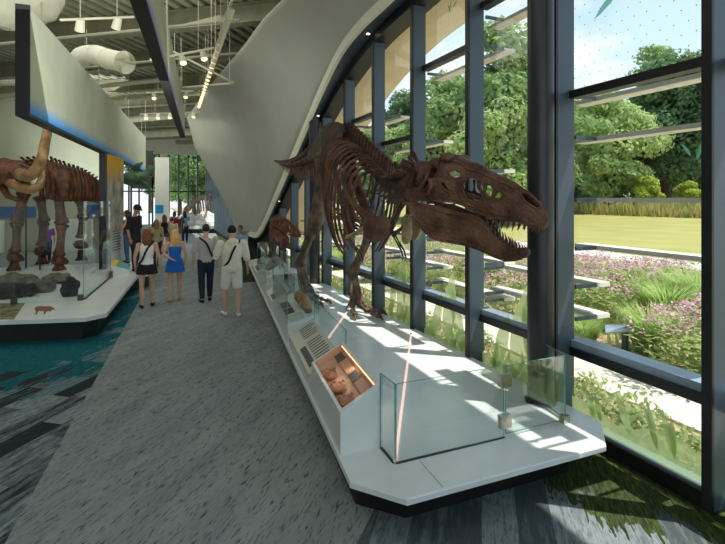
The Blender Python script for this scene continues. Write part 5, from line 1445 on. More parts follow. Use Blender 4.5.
for i in range(9):
    x = -.7 + .18 * i
    for s in (-1, 1):
        MB().tube([c + V((x, 0, .3)), c + V((x + .03, s * .34, .05)), c + V((x + .08, s * .36, -.3)), c + V((x + .1, s * .15, -.6))], [.03, .035, .03, .02], 6).build('rib', M_['greybone'], sk2, smooth=True)
for x in (-.8, .95):
    for s in (-1, 1):
        h0 = c + V((x, s * .22, .1)); k = h0 + V((.1 * s, 0, -.75)); a = V((k.x - .05, k.y, 1.15))
        MB().bone(h0, k, .07, 1.4, 1.4, 8).build('upper_leg_bone', M_['greybone'], sk2, smooth=True)
        MB().bone(k, a, .055, 1.4, 1.4, 8).build('lower_leg_bone', M_['greybone'], sk2, smooth=True)
# ================================================================= people
SKINS = {'light': mat('light_skin', srgb(214, 164, 138), srgb(222, 174, 148), rough=.5), 'tan': mat('tan_skin', srgb(176, 122, 94), srgb(188, 134, 104), rough=.5)}
CL = {}
def cloth(name, c):
    if name not in CL: CL[name] = mat(name, srgb(*c), rough=.85, scale=30, bump=.15)
    return CL[name]
def Rz(a): return Matrix.Rotation(a, 3, 'Z')
def person(loc, face, h, label, skin='light', hair=('brown', (84, 58, 38)), hairlen=.0, top=None, sleeve=.5, bottom=None, blen=.5, skirt=False,
           shoes=(30, 30, 32), arms=None, step=.12, fem=False, cap=None, bag=None, look=(0, 0), sit=False, hood=False, extra=None, small=False, group=None, wide=1.0, bare=False):
    """face: heading angle (0 looks along +Y). body is one fused surface, clothing and hair are children"""
    k = h / 1.75
    root = empty('person', loc, label, 'person', group)
    R = Matrix.Rotation(face, 4, 'Z')
    T_ = Matrix.Translation(V(loc)) @ R @ Matrix.Scale(k, 4)
    sw = (.175 if fem else .205) * wide; hw = (.098 if fem else .09) * wide
    J = {}
    J['pel'] = V((0, 0, .95)); J['wai'] = V((0, .01, 1.10)); J['che'] = V((0, .015, 1.30)); J['nek'] = V((0, -.0, 1.47)); J['hed'] = V((look[0] * .04, .03 + .03 * (look[1] < 0), 1.63))
    if sit: dz = .42
    else: dz = 0
    for s, nm in ((-1, 'l'), (1, 'r')):
        st = step * s
        J['hip' + nm] = V((s * hw, 0, .93))
        if sit:
            J['kne' + nm] = V((s * .13, .42, .93)); J['ank' + nm] = V((s * .13, .40, .50)); J['toe' + nm] = V((s * .15, .56, .45))
        else:
            J['kne' + nm] = V((s * (hw + .01), st * .5 + .03, .51)); J['ank' + nm] = V((s * (hw + .005), st, .085)); J['toe' + nm] = V((s * (hw + .03), st + .15, .03))
        J['sho' + nm] = V((s * sw, -.005, 1.41))
        e, w = (arms or {}).get(nm, ((s * (sw + .06), -.03, 1.12), (s * (sw + .07), .04, .87)))
        J['elb' + nm] = V(e); J['wri' + nm] = V(w)
    off = V((0, 0, -dz))
    for q in J: J[q] = J[q] + off
    bw = .155 * wide if not fem else .135 * wide
    def torso(m, g=0):
        ww = (.82 if fem else .92)
        m.tube([J['pel'] + V((0, 0, -.08)), J['pel'], J['wai'], J['che'], J['che'] + V((0, 0, .09)), J['nek'] + V((0, 0, -.03))],
               [(hw + .055 + g, .095 + g), (hw + .075 + g, .115 + g), (bw * ww + g, .10 + g), (bw * 1.08 + g, .115 + g), (bw * 1.1 + g, .10 + g), (.065 + g, .06 + g)], 16, up=(0, 1, 0))
        for nm in 'lr': m.blob(J['sho' + nm] + V((0, 0, -.005)), (.062 + g,) * 3, 10, 8) if not (g and sleeve == 0) else None
    def arm(m, nm, f=1.0, g=0):
        a, b, c = J['sho' + nm], J['elb' + nm], J['wri' + nm]
        if f <= .5:
            m.tube([a, a.lerp(b, f * 2)], [.055 + g, .047 + g], 10)
        else:
            m.tube([a, a.lerp(b, .5), b], [.054 + g, .048 + g, .038 + g], 10); q = b.lerp(c, (f - .5) * 2); m.tube([b, b.lerp(q, .3), q], [.038 + g, .038 + g, .026 + g], 10)
    def legm(m, nm, f=1.0, g=0, gg=None):
        a, b, c = J['hip' + nm], J['kne' + nm], J['ank' + nm]; gg = g if gg is None else gg
        if f <= .5:
            t = f * 2; m.tube([a + V((0, 0, .03)), a.lerp(b, .35 * t), a.lerp(b, t)], [.085 + g, .082 + g, (.082 - .024 * t) + gg], 12)
        else:
            m.tube([a + V((0, 0, .03)), a.lerp(b, .35), b], [.086 + g, .080 + g, .056 + g], 12)
            q = b.lerp(c, (f - .5) * 2); m.tube([b, b.lerp(q, .3), q], [.055 + g, .056 + g, (.034) + gg], 12)
    m = MB(); torso(m); m.tube([J['nek'] + V((0, 0, -.06)), J['nek'], J['hed']], [.07, .055, .055], 12)
    for nm in 'lr':
        arm(m, nm); legm(m, nm); m.tube([J['ank' + nm] + V((0, -.04, -.03)), J['ank' + nm] + V((0, 0, -.04)), J['toe' + nm] + V((0, -.05, 0)), J['toe' + nm]], [(.03, .035), (.036, .045), (.042, .028), (.034, .018)], 10, up=(0, 0, 1))
        m.blob(J['ank' + nm], (.04, .045, .045), 8, 6)
        w_ = J['wri' + nm]; d = (w_ - J['elb' + nm]).normalized(); m.tube([w_, w_ + d * .04, w_ + d * .085], [(.016, .027), (.016, .04), (.013, .036)], 10, up=(0, 1, 0))
    H = J['hed']; LR = Rz(-look[0])
    hb = MB()
    hb.blob((0, 0, .02), (.076, .095, .115), 14, 12); hb.blob((0, .02, -.05), (.056, .072, .06), 12, 8)
    hb.tube([(0, .085, .03), (0, .11, -.005), (0, .085, -.02)], [.01, .017, .014], 8)
    for s in (-1, 1): hb.blob((s * .078, -.005, .0), (.012, .02, .03), 8, 6)
    hb.tube([(-.025, .083, -.052), (0, .092, -.052), (.025, .083, -.052)], [.006, .009, .006], 6)
    tilt = Matrix.Rotation(look[1], 3, 'X')
    m.join(hb, Matrix.Translation(H) @ (LR @ tilt).to_4x4())
    body = remeshed(m, .0125 if not small else .02, 3)
    for nm in 'lr':      # five fingers each
        w_ = J['wri' + nm]; d = (w_ - J['elb' + nm]).normalized(); s = -1 if nm == 'l' else 1
        fw = V((0, 1, 0)) - d * d.y; fw.normalize(); inn = d.cross(fw).normalized() * (1 if d.cross(fw).x * s < 0 else -1)
        for j, Lf in enumerate((.062, .074, .070, .055)):
            b0 = w_ + d * .07 + fw * (.027 - .018 * j)
            body.tube([b0, b0 + d * Lf * .5 + inn * .004, b0 + d * Lf + inn * .022], [.0088, .008, .006], 6)
        b0 = w_ + d * .02 + fw * .026; body.tube([b0, b0 + d * .03 + fw * .02 + inn * .006, b0 + d * .058 + fw * .022 + inn * .012], [.011, .009, .007], 6)
    body.xform(T_); bo = body.build('body', SKINS[skin], root, smooth=True)
    def put(mb, name, mt, vox=.016, it=4, rm=True):
        if rm: mb = remeshed(mb, vox, it)
        mb.xform(T_); return mb.build(name, mt, root, smooth=True)
    HM = Matrix.Translation(H) @ (LR @ tilt).to_4x4()
    # eyes
    for s in (-1, 1):
        e = MB().blob((s * .03, .088, .008), (.011, .006, .007), 8, 6); e.join; ee = MB(); ee.join(e, HM); put(ee, 'eye', M_['black'], rm=False)
    # hair
    if hair and not (cap and cap[0] == 'only'):
        m = MB(); hm_ = MB(); hm_.blob((0, -.018, .042), (.088, .100, .102), 14, 10)
        if hairlen > .02:
            hm_.tube([(0, -.06, .04), (0, -.088, -.06), (0, -.10, -.06 - hairlen * .5), (0, -.085, -.06 - hairlen)], [(.08, .04), (.088, .045), (.088, .035), (.055, .02)], 12, up=(0, 1, 0))
            for s in (-1, 1): hm_.tube([(s * .07, -.01, .04), (s * .085, -.02, -.05), (s * .085, -.03, -.06 - hairlen * .6)], [.03, .028, .014], 8)
        # keep the face free
        m.join(hm_, HM); hr = remeshed(m, .014, 3)
        HI = HM.inverted()
        for i_, v in enumerate(hr.v):
            q = HI @ v
            if q.y > .055 and q.z < .075: hr.v[i_] = HM @ V((q.x * .97, .05, q.z))
        hr.xform(T_); hr.build('hair', cloth('hair_' + hair[0], hair[1]), root, smooth=True)
    if cap:
        m = MB(); c_ = MB(); c_.blob((0, -.005, .07), (.094, .108, .085), 14, 8); c_.tube([(0, .07, .075), (0, .13, .068), (0, .165, .055)], [(.07, .01), (.068, .008), (.04, .006)], 10, up=(0, 0, 1)); m.join(c_, HM); put(m, 'cap', cloth('cap_' + cap[0], cap[1]))
    # clothing
    if top:
        g = .018 if not hood else .03
        m = MB()
        if bare:   # dress or strap top: chest down
            m.tube([J['pel'], J['wai'], J['che'], J['che'] + V((0, 0, .05))], [(hw + .085, .125), (bw * .85 + .015, .112), (bw * 1.08 + .014, .128), (bw * 1.08 + .01, .115)], 16, up=(0, 1, 0))
        else:
            torso(m, g)
            if sleeve > 0:
                for nm in 'lr': arm(m, nm, sleeve, g * 1.1)
            if hood: m.blob(J['nek'] + V((0, -.07, -.02)), (.12, .07, .08), 12, 8)
        # open hem at the bottom, not covering the hips below the pelvis
        put(m, 'shirt', cloth(top[0], top[1]))
    if bottom:
        m = MB()
        if skirt:
            z1 = J['pel'].z - blen
            m.tube([J['wai'] + V((0, 0, -.04)), J['pel'], V((0, 0, z1))], [(hw + .055, .11), (hw + .095, .135), (hw + .14, .165)], 18, up=(0, 1, 0))
        else:
            m.tube([J['pel'] + V((0, 0, -.09)), J['pel'], J['wai'] + V((0, 0, -.03))], [(hw + .075, .115), (hw + .09, .13), (bw * .95 + .01, .115)], 14, up=(0, 1, 0))
            for nm in 'lr': legm(m, nm, blen, .020, .034 if blen < .8 else .02)
        put(m, 'skirt' if skirt else ('trousers' if blen > .8 else 'shorts'), cloth(bottom[0], bottom[1]))
    for nm in 'lr':
        m = MB(); A_, T1 = J['ank' + nm], J['toe' + nm]
        m.tube([A_ + V((0, -.055, -.05)), A_ + V((0, -.02, -.045)), A_.lerp(T1, .5) + V((0, 0, -.01)), T1 + V((0, .0, .0)), T1 + V((0, .03, -.005))], [(.034, .03), (.042, .045), (.046, .036), (.045, .028), (.03, .015)], 12, up=(0, 0, 1))
        put(m, 'shoe', cloth('shoe_%d_%d_%d' % shoes, shoes), rm=False)
    if bag:
        m = MB(); side = bag[1]
        pts = [J['sho' + side] * .75 + J['nek'] * .25 + V((0, -.0, .05)), J['che'] + V((0, -.155, .02)), J['wai'] + V((-(.1 if side == 'r' else -.1), -.145, -.02)), J['pel'] + V((-(.17 if side == 'r' else -.17), -.05, .04))]
        m.tube(resample(bez(pts, 4), 12), [(.022, .006)] * 12, 8, up=(0, 1, 0)); put(m, 'bag_strap', cloth('bag_' + bag[0], bag[2]), rm=False)
        if len(bag) > 3:
            q = pts[-1]; m = MB().blob(q + V((-.03 if side == 'r' else .03, .02, -.04)), (.04, .09, .075), 12, 8); put(m, 'shoulder_bag', cloth('bag_' + bag[0], bag[2]), rm=False)
    if extra: extra(root, J, T_, put)
    # shift so the soles touch the floor
    return root
def at(px, py, z=0): p = G(px, py, z); return (p.x, p.y, z)
OUT = -.06
person(at(147, 307), .0, 1.68, 'person seen from behind in a sleeveless white top and short black skirt', hair=('auburn', (120, 74, 48)), hairlen=.22, top=('white_top', (238, 236, 228)), sleeve=0, bottom=('black_skirt', (20, 20, 24)), blen=.2, skirt=True, shoes=(34, 30, 30), fem=True, bag=('black', 'r', (24, 24, 26)), step=.1,
       arms={'l': ((-.25, -.03, 1.14), (-.24, .05, .9)), 'r': ((.25, -.03, 1.13), (.27, .05, .88))})
person(at(175, 301), .0, 1.64, 'person seen from behind with long blonde hair in a bright blue top and shorts', hair=('blonde', (216, 176, 110)), hairlen=.30, top=('blue_top', (24, 110, 196)), bare=True, bottom=('blue_shorts', (20, 104, 190)), blen=.23, skirt=True, shoes=(196, 156, 128), fem=True, step=.09,
       arms={'l': ((-.26, -.04, 1.16), (-.1, -.15, 1.06)), 'r': ((.25, -.03, 1.13), (.22, .05, .9))})
person(at(206, 301.5), .05, 1.76, 'person seen from behind in a grey T-shirt and dark navy trousers', hair=('dark', (46, 38, 34)), top=('grey_tee', (176, 172, 168)), bottom=('navy_trousers', (28, 34, 58)), blen=1, shoes=(26, 26, 28), step=.1, bag=('black', 'l', (30, 30, 32)))
person(at(232, 316), .12, 1.80, 'person seen from behind in a cream hooded sweatshirt and off white shorts', hair=('black', (34, 28, 26)), top=('cream_hoodie', (226, 220, 200)), sleeve=.62, hood=True, bottom=('offwhite_shorts', (222, 220, 210)), blen=.47, shoes=(228, 228, 226), step=-.12, bag=('black', 'r', (24, 24, 26)), wide=1.08,
       arms={'l': ((-.30, .02, 1.18), (-.24, .2, 1.05)), 'r': ((.29, .0, 1.13), (.34, .1, .9))}, look=(.3, -.3))
c = P(136, 210, 13.3)
person((c.x - .03, c.y, LD), -2.1, 1.78, 'person in a black cap and black T-shirt looking down, standing behind the colour banded rail', skin='tan', hair=('dark', (46, 38, 34)), top=('black_tee', (22, 22, 24)), bottom=('black_trousers', (26, 26, 30)), blen=1, cap=('black', (18, 18, 20)), look=(.2, -.5), step=.05)
c = P(125.5, 225, 14.8)
person((c.x + .05, c.y + .1, LD), 1.4, 1.6, 'person with bare arms partly hidden by the portrait panel', skin='light', hair=('brown', (84, 58, 38)), hairlen=.2, top=('dark_vest', (60, 50, 48)), sleeve=0, bottom=('blue_jeans', (70, 92, 130)), blen=1, fem=True,
       arms={'l': ((-.2, .12, 1.15), (-.1, .3, 1.05)), 'r': ((.2, .12, 1.15), (.12, .3, 1.1))}, step=.03)
person(at(156.5, 266), .25, 1.62, 'person with dark blonde hair in a pale olive top', hair=('darkblonde', (150, 122, 84)), hairlen=.28, top=('olive_top', (178, 168, 124)), sleeve=.3, bottom=('dark_trousers', (40, 44, 56)), blen=1, fem=True, small=True)
person(at(164.5, 253.5), .0, 1.66, 'person in a black vest and green denim shorts farther down the aisle', hair=('brown2', (112, 74, 48)), hairlen=.22, top=('black_vest', (24, 22, 24)), sleeve=0, bottom=('green_denim_shorts', (50, 96, 92)), blen=.2, fem=True, small=True)
person(at(172, 252), .0, 1.5, 'person in a pale beige shirt farther down the aisle', hair=('darkbrown', (52, 38, 30)), top=('beige_shirt', (196, 184, 150)), bottom=('tan_shorts', (150, 130, 104)), blen=.45, small=True)
person(at(174.5, 241.5), -.3, 1.66, 'person in a pink top far down the aisle', hair=('darkbrown', (52, 38, 30)), hairlen=.15, top=('pink_top', (222, 108, 124)), bottom=('dark_trousers', (40, 44, 56)), blen=1, fem=True, small=True)
person(at(179, 243), .2, 1.6, 'person in a dark maroon top beside the one in teal', hair=('darkbrown', (52, 38, 30)), top=('maroon_top', (84, 36, 36)), bottom=('grey_shorts', (96, 90, 88)), blen=.45, small=True, shoes=(220, 220, 220))
person(at(185, 242.5), .0, 1.68, 'person with long black hair in a teal top and black leggings far down the aisle', hair=('black', (22, 20, 22)), hairlen=.3, top=('teal_top', (74, 132, 136)), sleeve=.3, bottom=('black_leggings', (18, 18, 22)), blen=1, fem=True, small=True)
sm_ = G(240, 259, 0); sm_ = V((2.83, 17.9, 0))
person((sm_.x, sm_.y, 0.04), 2.5, 1.78, 'person in a light blue shirt sitting on a stool at the foot of the shell', skin='tan', hair=('greybrown', (96, 78, 62)), top=('light_blue_shirt', (150, 176, 196)), bottom=('black_trousers', (26, 26, 30)), blen=1, sit=True, small=True,
       arms={'l': ((-.24, .12, 1.12), (-.12, .34, 1.02)), 'r': ((.24, .12, 1.12), (.12, .34, 1.02))}, look=(0, -.2))
r = empty('stool', (sm_.x, sm_.y, 0), 'small dark stool under the person in the light blue shirt', 'stool')
MB().tube([(sm_.x, sm_.y, .38), (sm_.x, sm_.y, .44)], .19, 18).build('seat', M_['black'], r, smooth=True, angle=40)
for k in range(4):
    a = PI / 4 + k * PI / 2; MB().cyl((sm_.x + .12 * math.cos(a), sm_.y + .12 * math.sin(a), .38), (sm_.x + .17 * math.cos(a), sm_.y + .17 * math.sin(a), 0), .015, 8).build('leg', M_['rod'], r)
c = P(47, 236, 18)
person((c.x, c.y, 0), .3, 1.5, 'person in a purple shirt seen between the mastodon legs', skin='tan', hair=('darkbrown', (52, 38, 30)), top=('purple_shirt', (132, 52, 150)), sleeve=.4, bottom=('dark_trousers', (40, 44, 56)), blen=1, small=True)
# ================================================================= garden, meadow, trees
GR = random.Random(11)
def leaves(mb, c, r, n, s, rnd, flat=0, shell=.55):
    """n small leaf quads scattered through an ellipsoid, denser near its surface"""
    for _ in range(n):
        while True:
            d = V((rnd.gauss(0, 1), rnd.gauss(0, 1), rnd.gauss(0, 1)))
            if d.length > .1: break
        d.normalize(); t = shell + (1 - shell) * rnd.random() ** .6
        p = V(c) + V((d.x * r[0], d.y * r[1], d.z * r[2])) * t
        nn = (d + V((rnd.uniform(-1, 1), rnd.uniform(-1, 1), rnd.uniform(-.6, 1.2))) * .9).normalized()
        a = nn.cross(V((rnd.uniform(-1, 1), rnd.uniform(-1, 1), rnd.uniform(-1, 1)))).normalized(); b = nn.cross(a)
        k = s * rnd.uniform(.6, 1.3)
        mb.quad(p - a * k, p - b * k * .55, p + a * k, p + b * k * .55)
def crown(kind, seed, h, rad):
    rnd = random.Random(seed); mb = MB(); n = {'round': 17, 'tall': 22, 'open': 20}[kind]
    for i in range(n):
        t = rnd.random(); z = h * (.22 + .74 * t)
        pr = rad * (math.sin(PI * (.12 + .8 * t)) ** .8) * (1 if kind != 'tall' else .8)
        a = rnd.uniform(0, 2 * PI); q = pr * rnd.uniform(.35, .8)
        br = rad * rnd.uniform(.26, .45) * (1 if kind != 'open' else .7)
        leaves(mb, (q * math.cos(a), q * math.sin(a), z), (br * 1.15, br * 1.15, br * .85), 520 if kind != 'open' else 300, .30 if kind != 'open' else .24, rnd, shell=.45)
    leaves(mb, (0, 0, h * .55), (rad * .55, rad * .55, h * .3), 1500, .34, rnd, shell=.3)
    return mb
def trunkmb(h, rad, seed):
    rnd = random.Random(seed); mb = MB()
    mb.tube([(0, 0, -.3), (0, 0, h * .25), (.15, .1, h * .5), (.1, .2, h * .85)], [rad * .07, rad * .055, rad * .04, .05], 9, wob=.2)
    for i in range(9):
        z = h * rnd.uniform(.2, .7); a = rnd.uniform(0, 6.3); L = rad * rnd.uniform(.5, .9)
        mb.tube([(0.05, .05, z), (math.cos(a) * L * .5, math.sin(a) * L * .5, z + L * .35), (math.cos(a) * L, math.sin(a) * L, z + L * .6)], [rad * .03, rad * .02, .03], 6)
    return mb
protos = {}
for key, kind, seed, h, rad, lm in (('round', 'round', 1, 13, 5.2, 'leafA'), ('mid', 'round', 2, 15, 5.5, 'leafB'), ('tall', 'tall', 3, 18, 5.0, 'leafC'), ('open', 'open', 4, 19, 5.5, 'leafB'), ('small', 'round', 5, 5, 2.2, 'leafD')):
    cm = crown(kind, seed, h, rad).mesh('crown_' + key, M_[lm], fixn=False); tm = trunkmb(h, rad, seed).mesh('trunk_' + key, M_['bark'], smooth=True)
    protos[key] = (cm, tm)
LAB = {'round': 'pale green round headed tree', 'mid': 'mid green bushy tree', 'tall': 'dark green tall dense tree', 'open': 'tall open tree with sky showing through', 'small': 'small yellow green sapling'}
def tree(key, px, d, zs, lab, rot=0, z0=.6):
    p = P(px, 200, d); r = empty('tree', (p.x, p.y, z0), LAB[key] + ' ' + lab, 'tree', 'trees beyond the lawn', rot)
    r.scale = (zs, zs, zs)
    c = bpy.data.objects.new('crown', protos[key][0]); COL.objects.link(c); c.parent = r
    t = bpy.data.objects.new('trunk', protos[key][1]); COL.objects.link(t); t.parent = r
    return r
for i, (key, px, d, zs, lab) in enumerate((
        ('round', 606, 62, 1.15, 'filling the left half of the right-hand window'), ('mid', 575, 72, 1.1, 'just right of the round column'),
        ('tall', 668, 66, 1.15, 'standing darkest in the right-hand window'), ('open', 662, 72, 1.3, 'rising highest in the right-hand window'), ('tall', 705, 64, 1.15, 'at the right edge of the right-hand window'),
        ('round', 690, 82, 1.2, 'far behind the dark trees at the right'), ('mid', 652, 84, 1.15, 'far behind the tall open tree'), ('round', 590, 80, 1.0, 'far behind the pale tree at left of the window'),
        ('round', 578, 78, .62, 'low in the background beside the round column'), ('mid', 616, 80, .55, 'low in the far background, left of the small saplings'), ('round', 672, 80, .62, 'low in the far background, right of the middle sapling'), ('mid', 705, 78, .6, 'low in the far background near the right frame'),
        ('small', 646, 57, .8, 'in front of the dark trees in the right-hand window'), ('mid', 634, 76, 1.15, 'between the pale and the dark trees on the right'), ('small', 688, 58, .7, 'low before the dark trees by the right frame'), ('small', 720, 56, .7, 'low beyond the right frame'), ('tall', 740, 66, 1, 'beyond the right edge of the picture'),
        ('mid', 508, 46, 1.22, 'towering left of the round column'), ('round', 492, 42, .8, 'low and pale behind the snout'), ('mid', 545, 55, 1.1, 'directly behind the round column'), ('round', 524, 50, .82, 'pale and low against the round column'),
        ('mid', 452, 52, 1.02, 'above the skull, third window bay from the column'), ('round', 438, 48, .72, 'low and pale over the back of the skull'), ('mid', 470, 58, 1.1, 'behind the window post over the skull'),
        ('tall', 408, 60, .82, 'above the neck of the skeleton'), ('round', 396, 56, .74, 'pale, above the shoulder of the skeleton'), ('mid', 370, 62, .72, 'above the back of the skeleton'), ('round', 350, 60, .66, 'pale, behind the ribcage'),
        ('tall', 330, 66, .62, 'behind the pelvis'), ('mid', 310, 66, .66, 'behind the tail root'), ('round', 292, 66, .6, 'behind the tail'), ('tall', 270, 70, .8, 'beyond the tail tip'),
        ('mid', 236, 62, .7, 'seen past the left side of the shell'), ('round', 222, 66, .72, 'pale, seen past the left side of the shell'), ('tall', 208, 72, .78, 'beyond the far glass wall, right part'), ('mid', 194, 62, .7, 'beyond the far glass wall, middle part'), ('round', 180, 66, .75, 'pale, beyond the far glass wall, middle part'), ('mid', 168, 72, .8, 'beyond the far glass wall, left part'), ('tall', 150, 68, .7, 'beyond the far glass wall, behind the doorway'))):
    tree(key, px, d, zs, lab, rot=i * 1.3)
# tall grass band behind the lawn: uncountable
def grassband(x0, x1, y0, y1, n, h, m, name, lab, z0=.0, seed=1, w=.05, kindc='grass', lean=.3):
    rnd = random.Random(seed); mb = MB()
    for _ in range(n):
        x, y = rnd.uniform(x0, x1), rnd.uniform(y0, y1); z = z0(x) if callable(z0) else z0; hh = h * rnd.uniform(.5, 1.15) * (.75 + .5 * noise.noise(V((x * .3, y * .2, 0))))
        a = rnd.uniform(0, 6.3); dx, dy = math.cos(a) * w, math.sin(a) * w; lx, ly = rnd.uniform(-lean, lean) * hh, rnd.uniform(-lean, lean) * hh
        mb.quad((x - dx, y - dy, z), (x + dx, y + dy, z), (x + lx + dx * .3, y + ly + dy * .3, z + hh), (x + lx - dx * .3, y + ly - dy * .3, z + hh))
    return tag(mb.build(name, M_[m], fixn=False), lab, kindc, kind='stuff')
def lawnz(x): u = (x - 18.6) / 36; return -.04 + .9 * u * u
grassband(47, 56, -5, 62, 15000, 1.6, 'grassT', 'meadow_grass', 'tall tan and green meadow grass along the far side of the lawn', lawnz, 2, .10, 'grass')
grassband(4.05, 5.1, -1, 30, 3000, .12, 'juniper', 'ground_cover', 'low green ground cover growing between window and path', -.06, 3, .03, 'ground cover', .9)
# spreading junipers near the glass
rnd = random.Random(21); mb = MB()
for _ in range(26): leaves(mb, (rnd.uniform(4.3, 4.95), rnd.uniform(.8, 9.5), .06), (.3, .45, .16), 110, .045, rnd, shell=.2)
tag(mb.build('spreading_juniper', M_['juniper'], fixn=False), 'low spreading green juniper bed between window and path', 'ground cover', kind='stuff')
# perennials: mounds of leaves topped with pink flower heads
def shrub_meshes(seed, h, r):
    rnd = random.Random(seed); lm = MB(); fm = MB()
    for _ in range(70):
        a = rnd.uniform(0, 6.3); q = r * math.sqrt(rnd.random()); x, y = q * math.cos(a), q * math.sin(a); hh = h * (1 - .25 * (q / r) ** 2) * rnd.uniform(.8, 1.05)
        bx, by = x * .4, y * .4
        for j in range(12):
            t = (j + rnd.random()) / 12; p = V((bx + (x - bx) * t, by + (y - by) * t, hh * t)); aa = rnd.uniform(0, 6.3); L = rnd.uniform(.10, .18)
            d = V((math.cos(aa), math.sin(aa), rnd.uniform(-.2, .5))).normalized(); s_ = d.cross(V((0, 0, 1))).normalized() * L * .16
            lm.quad(p, p + d * L * .5 + s_, p + d * L, p + d * L * .5 - s_)
        for _k in range(8):
            p = V((x, y, hh)) + V((rnd.gauss(0, .05), rnd.gauss(0, .05), rnd.gauss(0, .025))); s = rnd.uniform(.014, .028)
            n_ = V((rnd.uniform(-1, 1), rnd.uniform(-1, 1), 1)).normalized(); a_ = n_.cross(V((1, 0, .1))).normalized(); b_ = n_.cross(a_)
            fm.quad(p - a_ * s, p - b_ * s, p + a_ * s, p + b_ * s)
    return lm.mesh('leaves', M_['shrub'], fixn=False), fm.mesh('flowers', M_['pink'], fixn=False)
SM = [shrub_meshes(40 + i, 1.05, .75) for i in range(3)]
GM = []
for i in range(2):
    rnd = random.Random(60 + i); mb = MB()
    for _ in range(900):
        a = rnd.uniform(0, 6.3); q = .25 * rnd.random(); L = rnd.uniform(.5, 1.0); o = V((math.cos(a), math.sin(a), 0)); s_ = V((-o.y, o.x, 0)) * .008
        p0 = o * q; p1 = o * (q + L * .2) + V((0, 0, L * .6)); p2 = o * (q + L * .55) + V((0, 0, L * .85))
        mb.quad(p0 - s_, p0 + s_, p1 + s_, p1 - s_); mb.quad(p1 - s_, p1 + s_, p2, p2)
    GM.append(mb.mesh('blades', M_['grassG'], fixn=False))
WHERE = []
def shrub(x, y, s, lab, k, grass=False):
    if grass:
        o = bpy.data.objects.new('ornamental_grass', GM[k % 2]); COL.objects.link(o); o.location = (x, y, -.06); o.scale = (s, s, s); o.rotation_euler.z = k
        return tag(o, lab, 'ornamental grass', 'fountain grasses in the flower beds')
    r = empty('flowering_shrub', (x, y, -.06), lab, 'flowering shrub', 'pink flowering shrubs in the beds', k * 1.1); r.scale = (s, s, s)
    a, b = SM[k % 3]
    for nm, me in (('leaves', a), ('flowers', b)):
        o = bpy.data.objects.new(nm, me); COL.objects.link(o); o.parent = r
def bay_of(x, y):
    """name the spot by what it stands beside as seen from the hall"""
    u = math.tan(math.atan2(x, y) - TH); px = CX + F * u; return px
SZ = ['small', 'middling', 'large']
def place(px, py, s, grass=False, lab=''):
    p = G(px, py, -.06); shrub(p.x, p.y, s, lab, len(WHERE), grass); WHERE.append((p.x, p.y))
place(594, 328, 1.0, False, 'full pink flowering shrub left of and behind the small path light')
place(688, 382, 1.0, False, 'tall pink flowering shrub nearest the glass at the right frame')
place(716, 374, 1.0, False, 'pink flowering shrub hidden by the right window frame')
place(650, 352, .9, True, 'pale fountain grass between the two near pink shrubs')
place(584, 346, .6, True, 'yellow green fountain grass left of the small path light')
place(668, 330, 1.2, True, 'bright green fountain grass behind the right near shrub')
place(700, 322, 1.3, True, 'bright green fountain grass by the right frame, mid bed')
place(585, 306, 1.15, False, 'pink flowering shrub in the mid bed beside the round column')
place(612, 318, 1.2, False, 'broad pink flowering shrub in the middle of the right-hand window')
place(640, 304, 1.0, False, 'pink flowering shrub just behind the broad middle one')
place(668, 294, .95, False, 'pink flowering shrub in the rear bed, right part')
place(596, 288, .95, False, 'pink flowering shrub in the rear bed, left part')
place(625, 290, .9, True, 'green fountain grass in the rear bed of the right-hand window')
place(650, 286, .85, False, 'pink flowering shrub at the rear edge of the bed by the garden walk')
place(690, 292, .9, False, 'pink flowering shrub at the rear edge by the right frame')
place(576, 292, .9, True, 'green fountain grass in the rear bed beside the window post')
nm_ = {0: 'under the lower jaw', 1: 'below the chin, left bay', 2: 'left of the third window post', 3: 'behind the forelimb', 4: 'behind the front shin', 5: 'behind the ribs', 6: 'behind the front foot', 7: 'far along the windows'}
cnt = 0
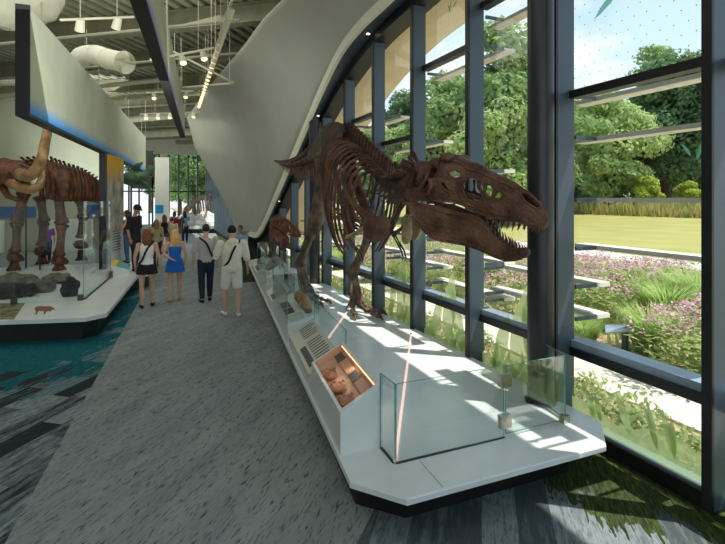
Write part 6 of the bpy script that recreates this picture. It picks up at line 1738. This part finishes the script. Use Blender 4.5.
for i, (px, py) in enumerate(((512, 318), (500, 300), (520, 286), (492, 284), (508, 272), (450, 296), (438, 284), (458, 276), (444, 268), (405, 290), (398, 276), (410, 266), (372, 282), (366, 270), (376, 262), (340, 270), (346, 262), (322, 264), (305, 258))):
    g_ = i % 4 == 3
    side = ['below the chin', 'below the jaw hinge', 'behind the forelimb', 'behind the front shin', 'behind the ribs', 'behind the hind leg'][min(5, (530 - px) // 40)]
    rowp = ['nearest to the glass', 'in the middle of the bed', 'toward the rear of the bed', 'by the garden walk'][0 if py > 295 else 1 if py > 281 else 2 if py > 269 else 3]
    place(px, py, GR.uniform(.85, 1.15), g_, ('green fountain grass ' if g_ else 'pink flowering shrub ') + side + ', ' + rowp + ['', ', left one', ', right one'][i % 3])
# loose green planting filling the beds
grassband(6.8, 15.2, -4, 45, 16000, .34, 'shrub', 'bed_planting', 'mixed green low planting filling the flower beds', -.06, 9, .035, 'planting', .6)
# small path light
p = G(625, 352, -.05)
r = empty('path_light', (p.x, p.y, -.05), 'small bollard path light with a flat slanted metal head beside the gravel', 'path light')
MB().box(p.x - .035, p.y - .035, -.05, p.x + .035, p.y + .035, .34).build('post', M_['mull'], r)
MB()._addr([V((p.x - .30, p.y + .10, .24)), V((p.x + .04, p.y - .14, .30)), V((p.x + .10, p.y - .02, .36)), V((p.x - .20, p.y + .20, .33))] + [V((p.x - .30, p.y + .10, .26)), V((p.x + .04, p.y - .14, .33)), V((p.x + .10, p.y - .02, .39)), V((p.x - .20, p.y + .20, .35))]).build('lamp_head', M_['sill'], r)

# ================================================================= unseen area lights added to fill the interior
def area(loc, aim, sx, sy, e, col=(.97, 1, .97)):
    L = bpy.data.lights.new('added_fill_light', 'AREA'); L.shape = 'RECTANGLE'; L.size = sx; L.size_y = sy; L.energy = e; L.color = col
    o = bpy.data.objects.new('added_fill_light', L); COL.objects.link(o); o.location = loc; o.rotation_euler = (V(aim) - V(loc)).to_track_quat('-Z', 'Y').to_euler()
area((-1, 3, 6.5), (0, 4, 0), 5, 5, 60)
area((-2, 12, 6.4), (-1, 12, 0), 5, 7, 130)
area((0, 24, 6.2), (0, 24, 0), 6, 12, 300)
area((-6, 8, 1.0), (-2, 14, 7), 3, 3, 30)  # this and the next two: unseen uplights added to brighten the ceiling

area((-1.5, 9, 5.3), (-1.5, 12, 7.2), 4, 6, 85)
area((-3, 24, 5.0), (-3, 26, 7.2), 4, 9, 150)
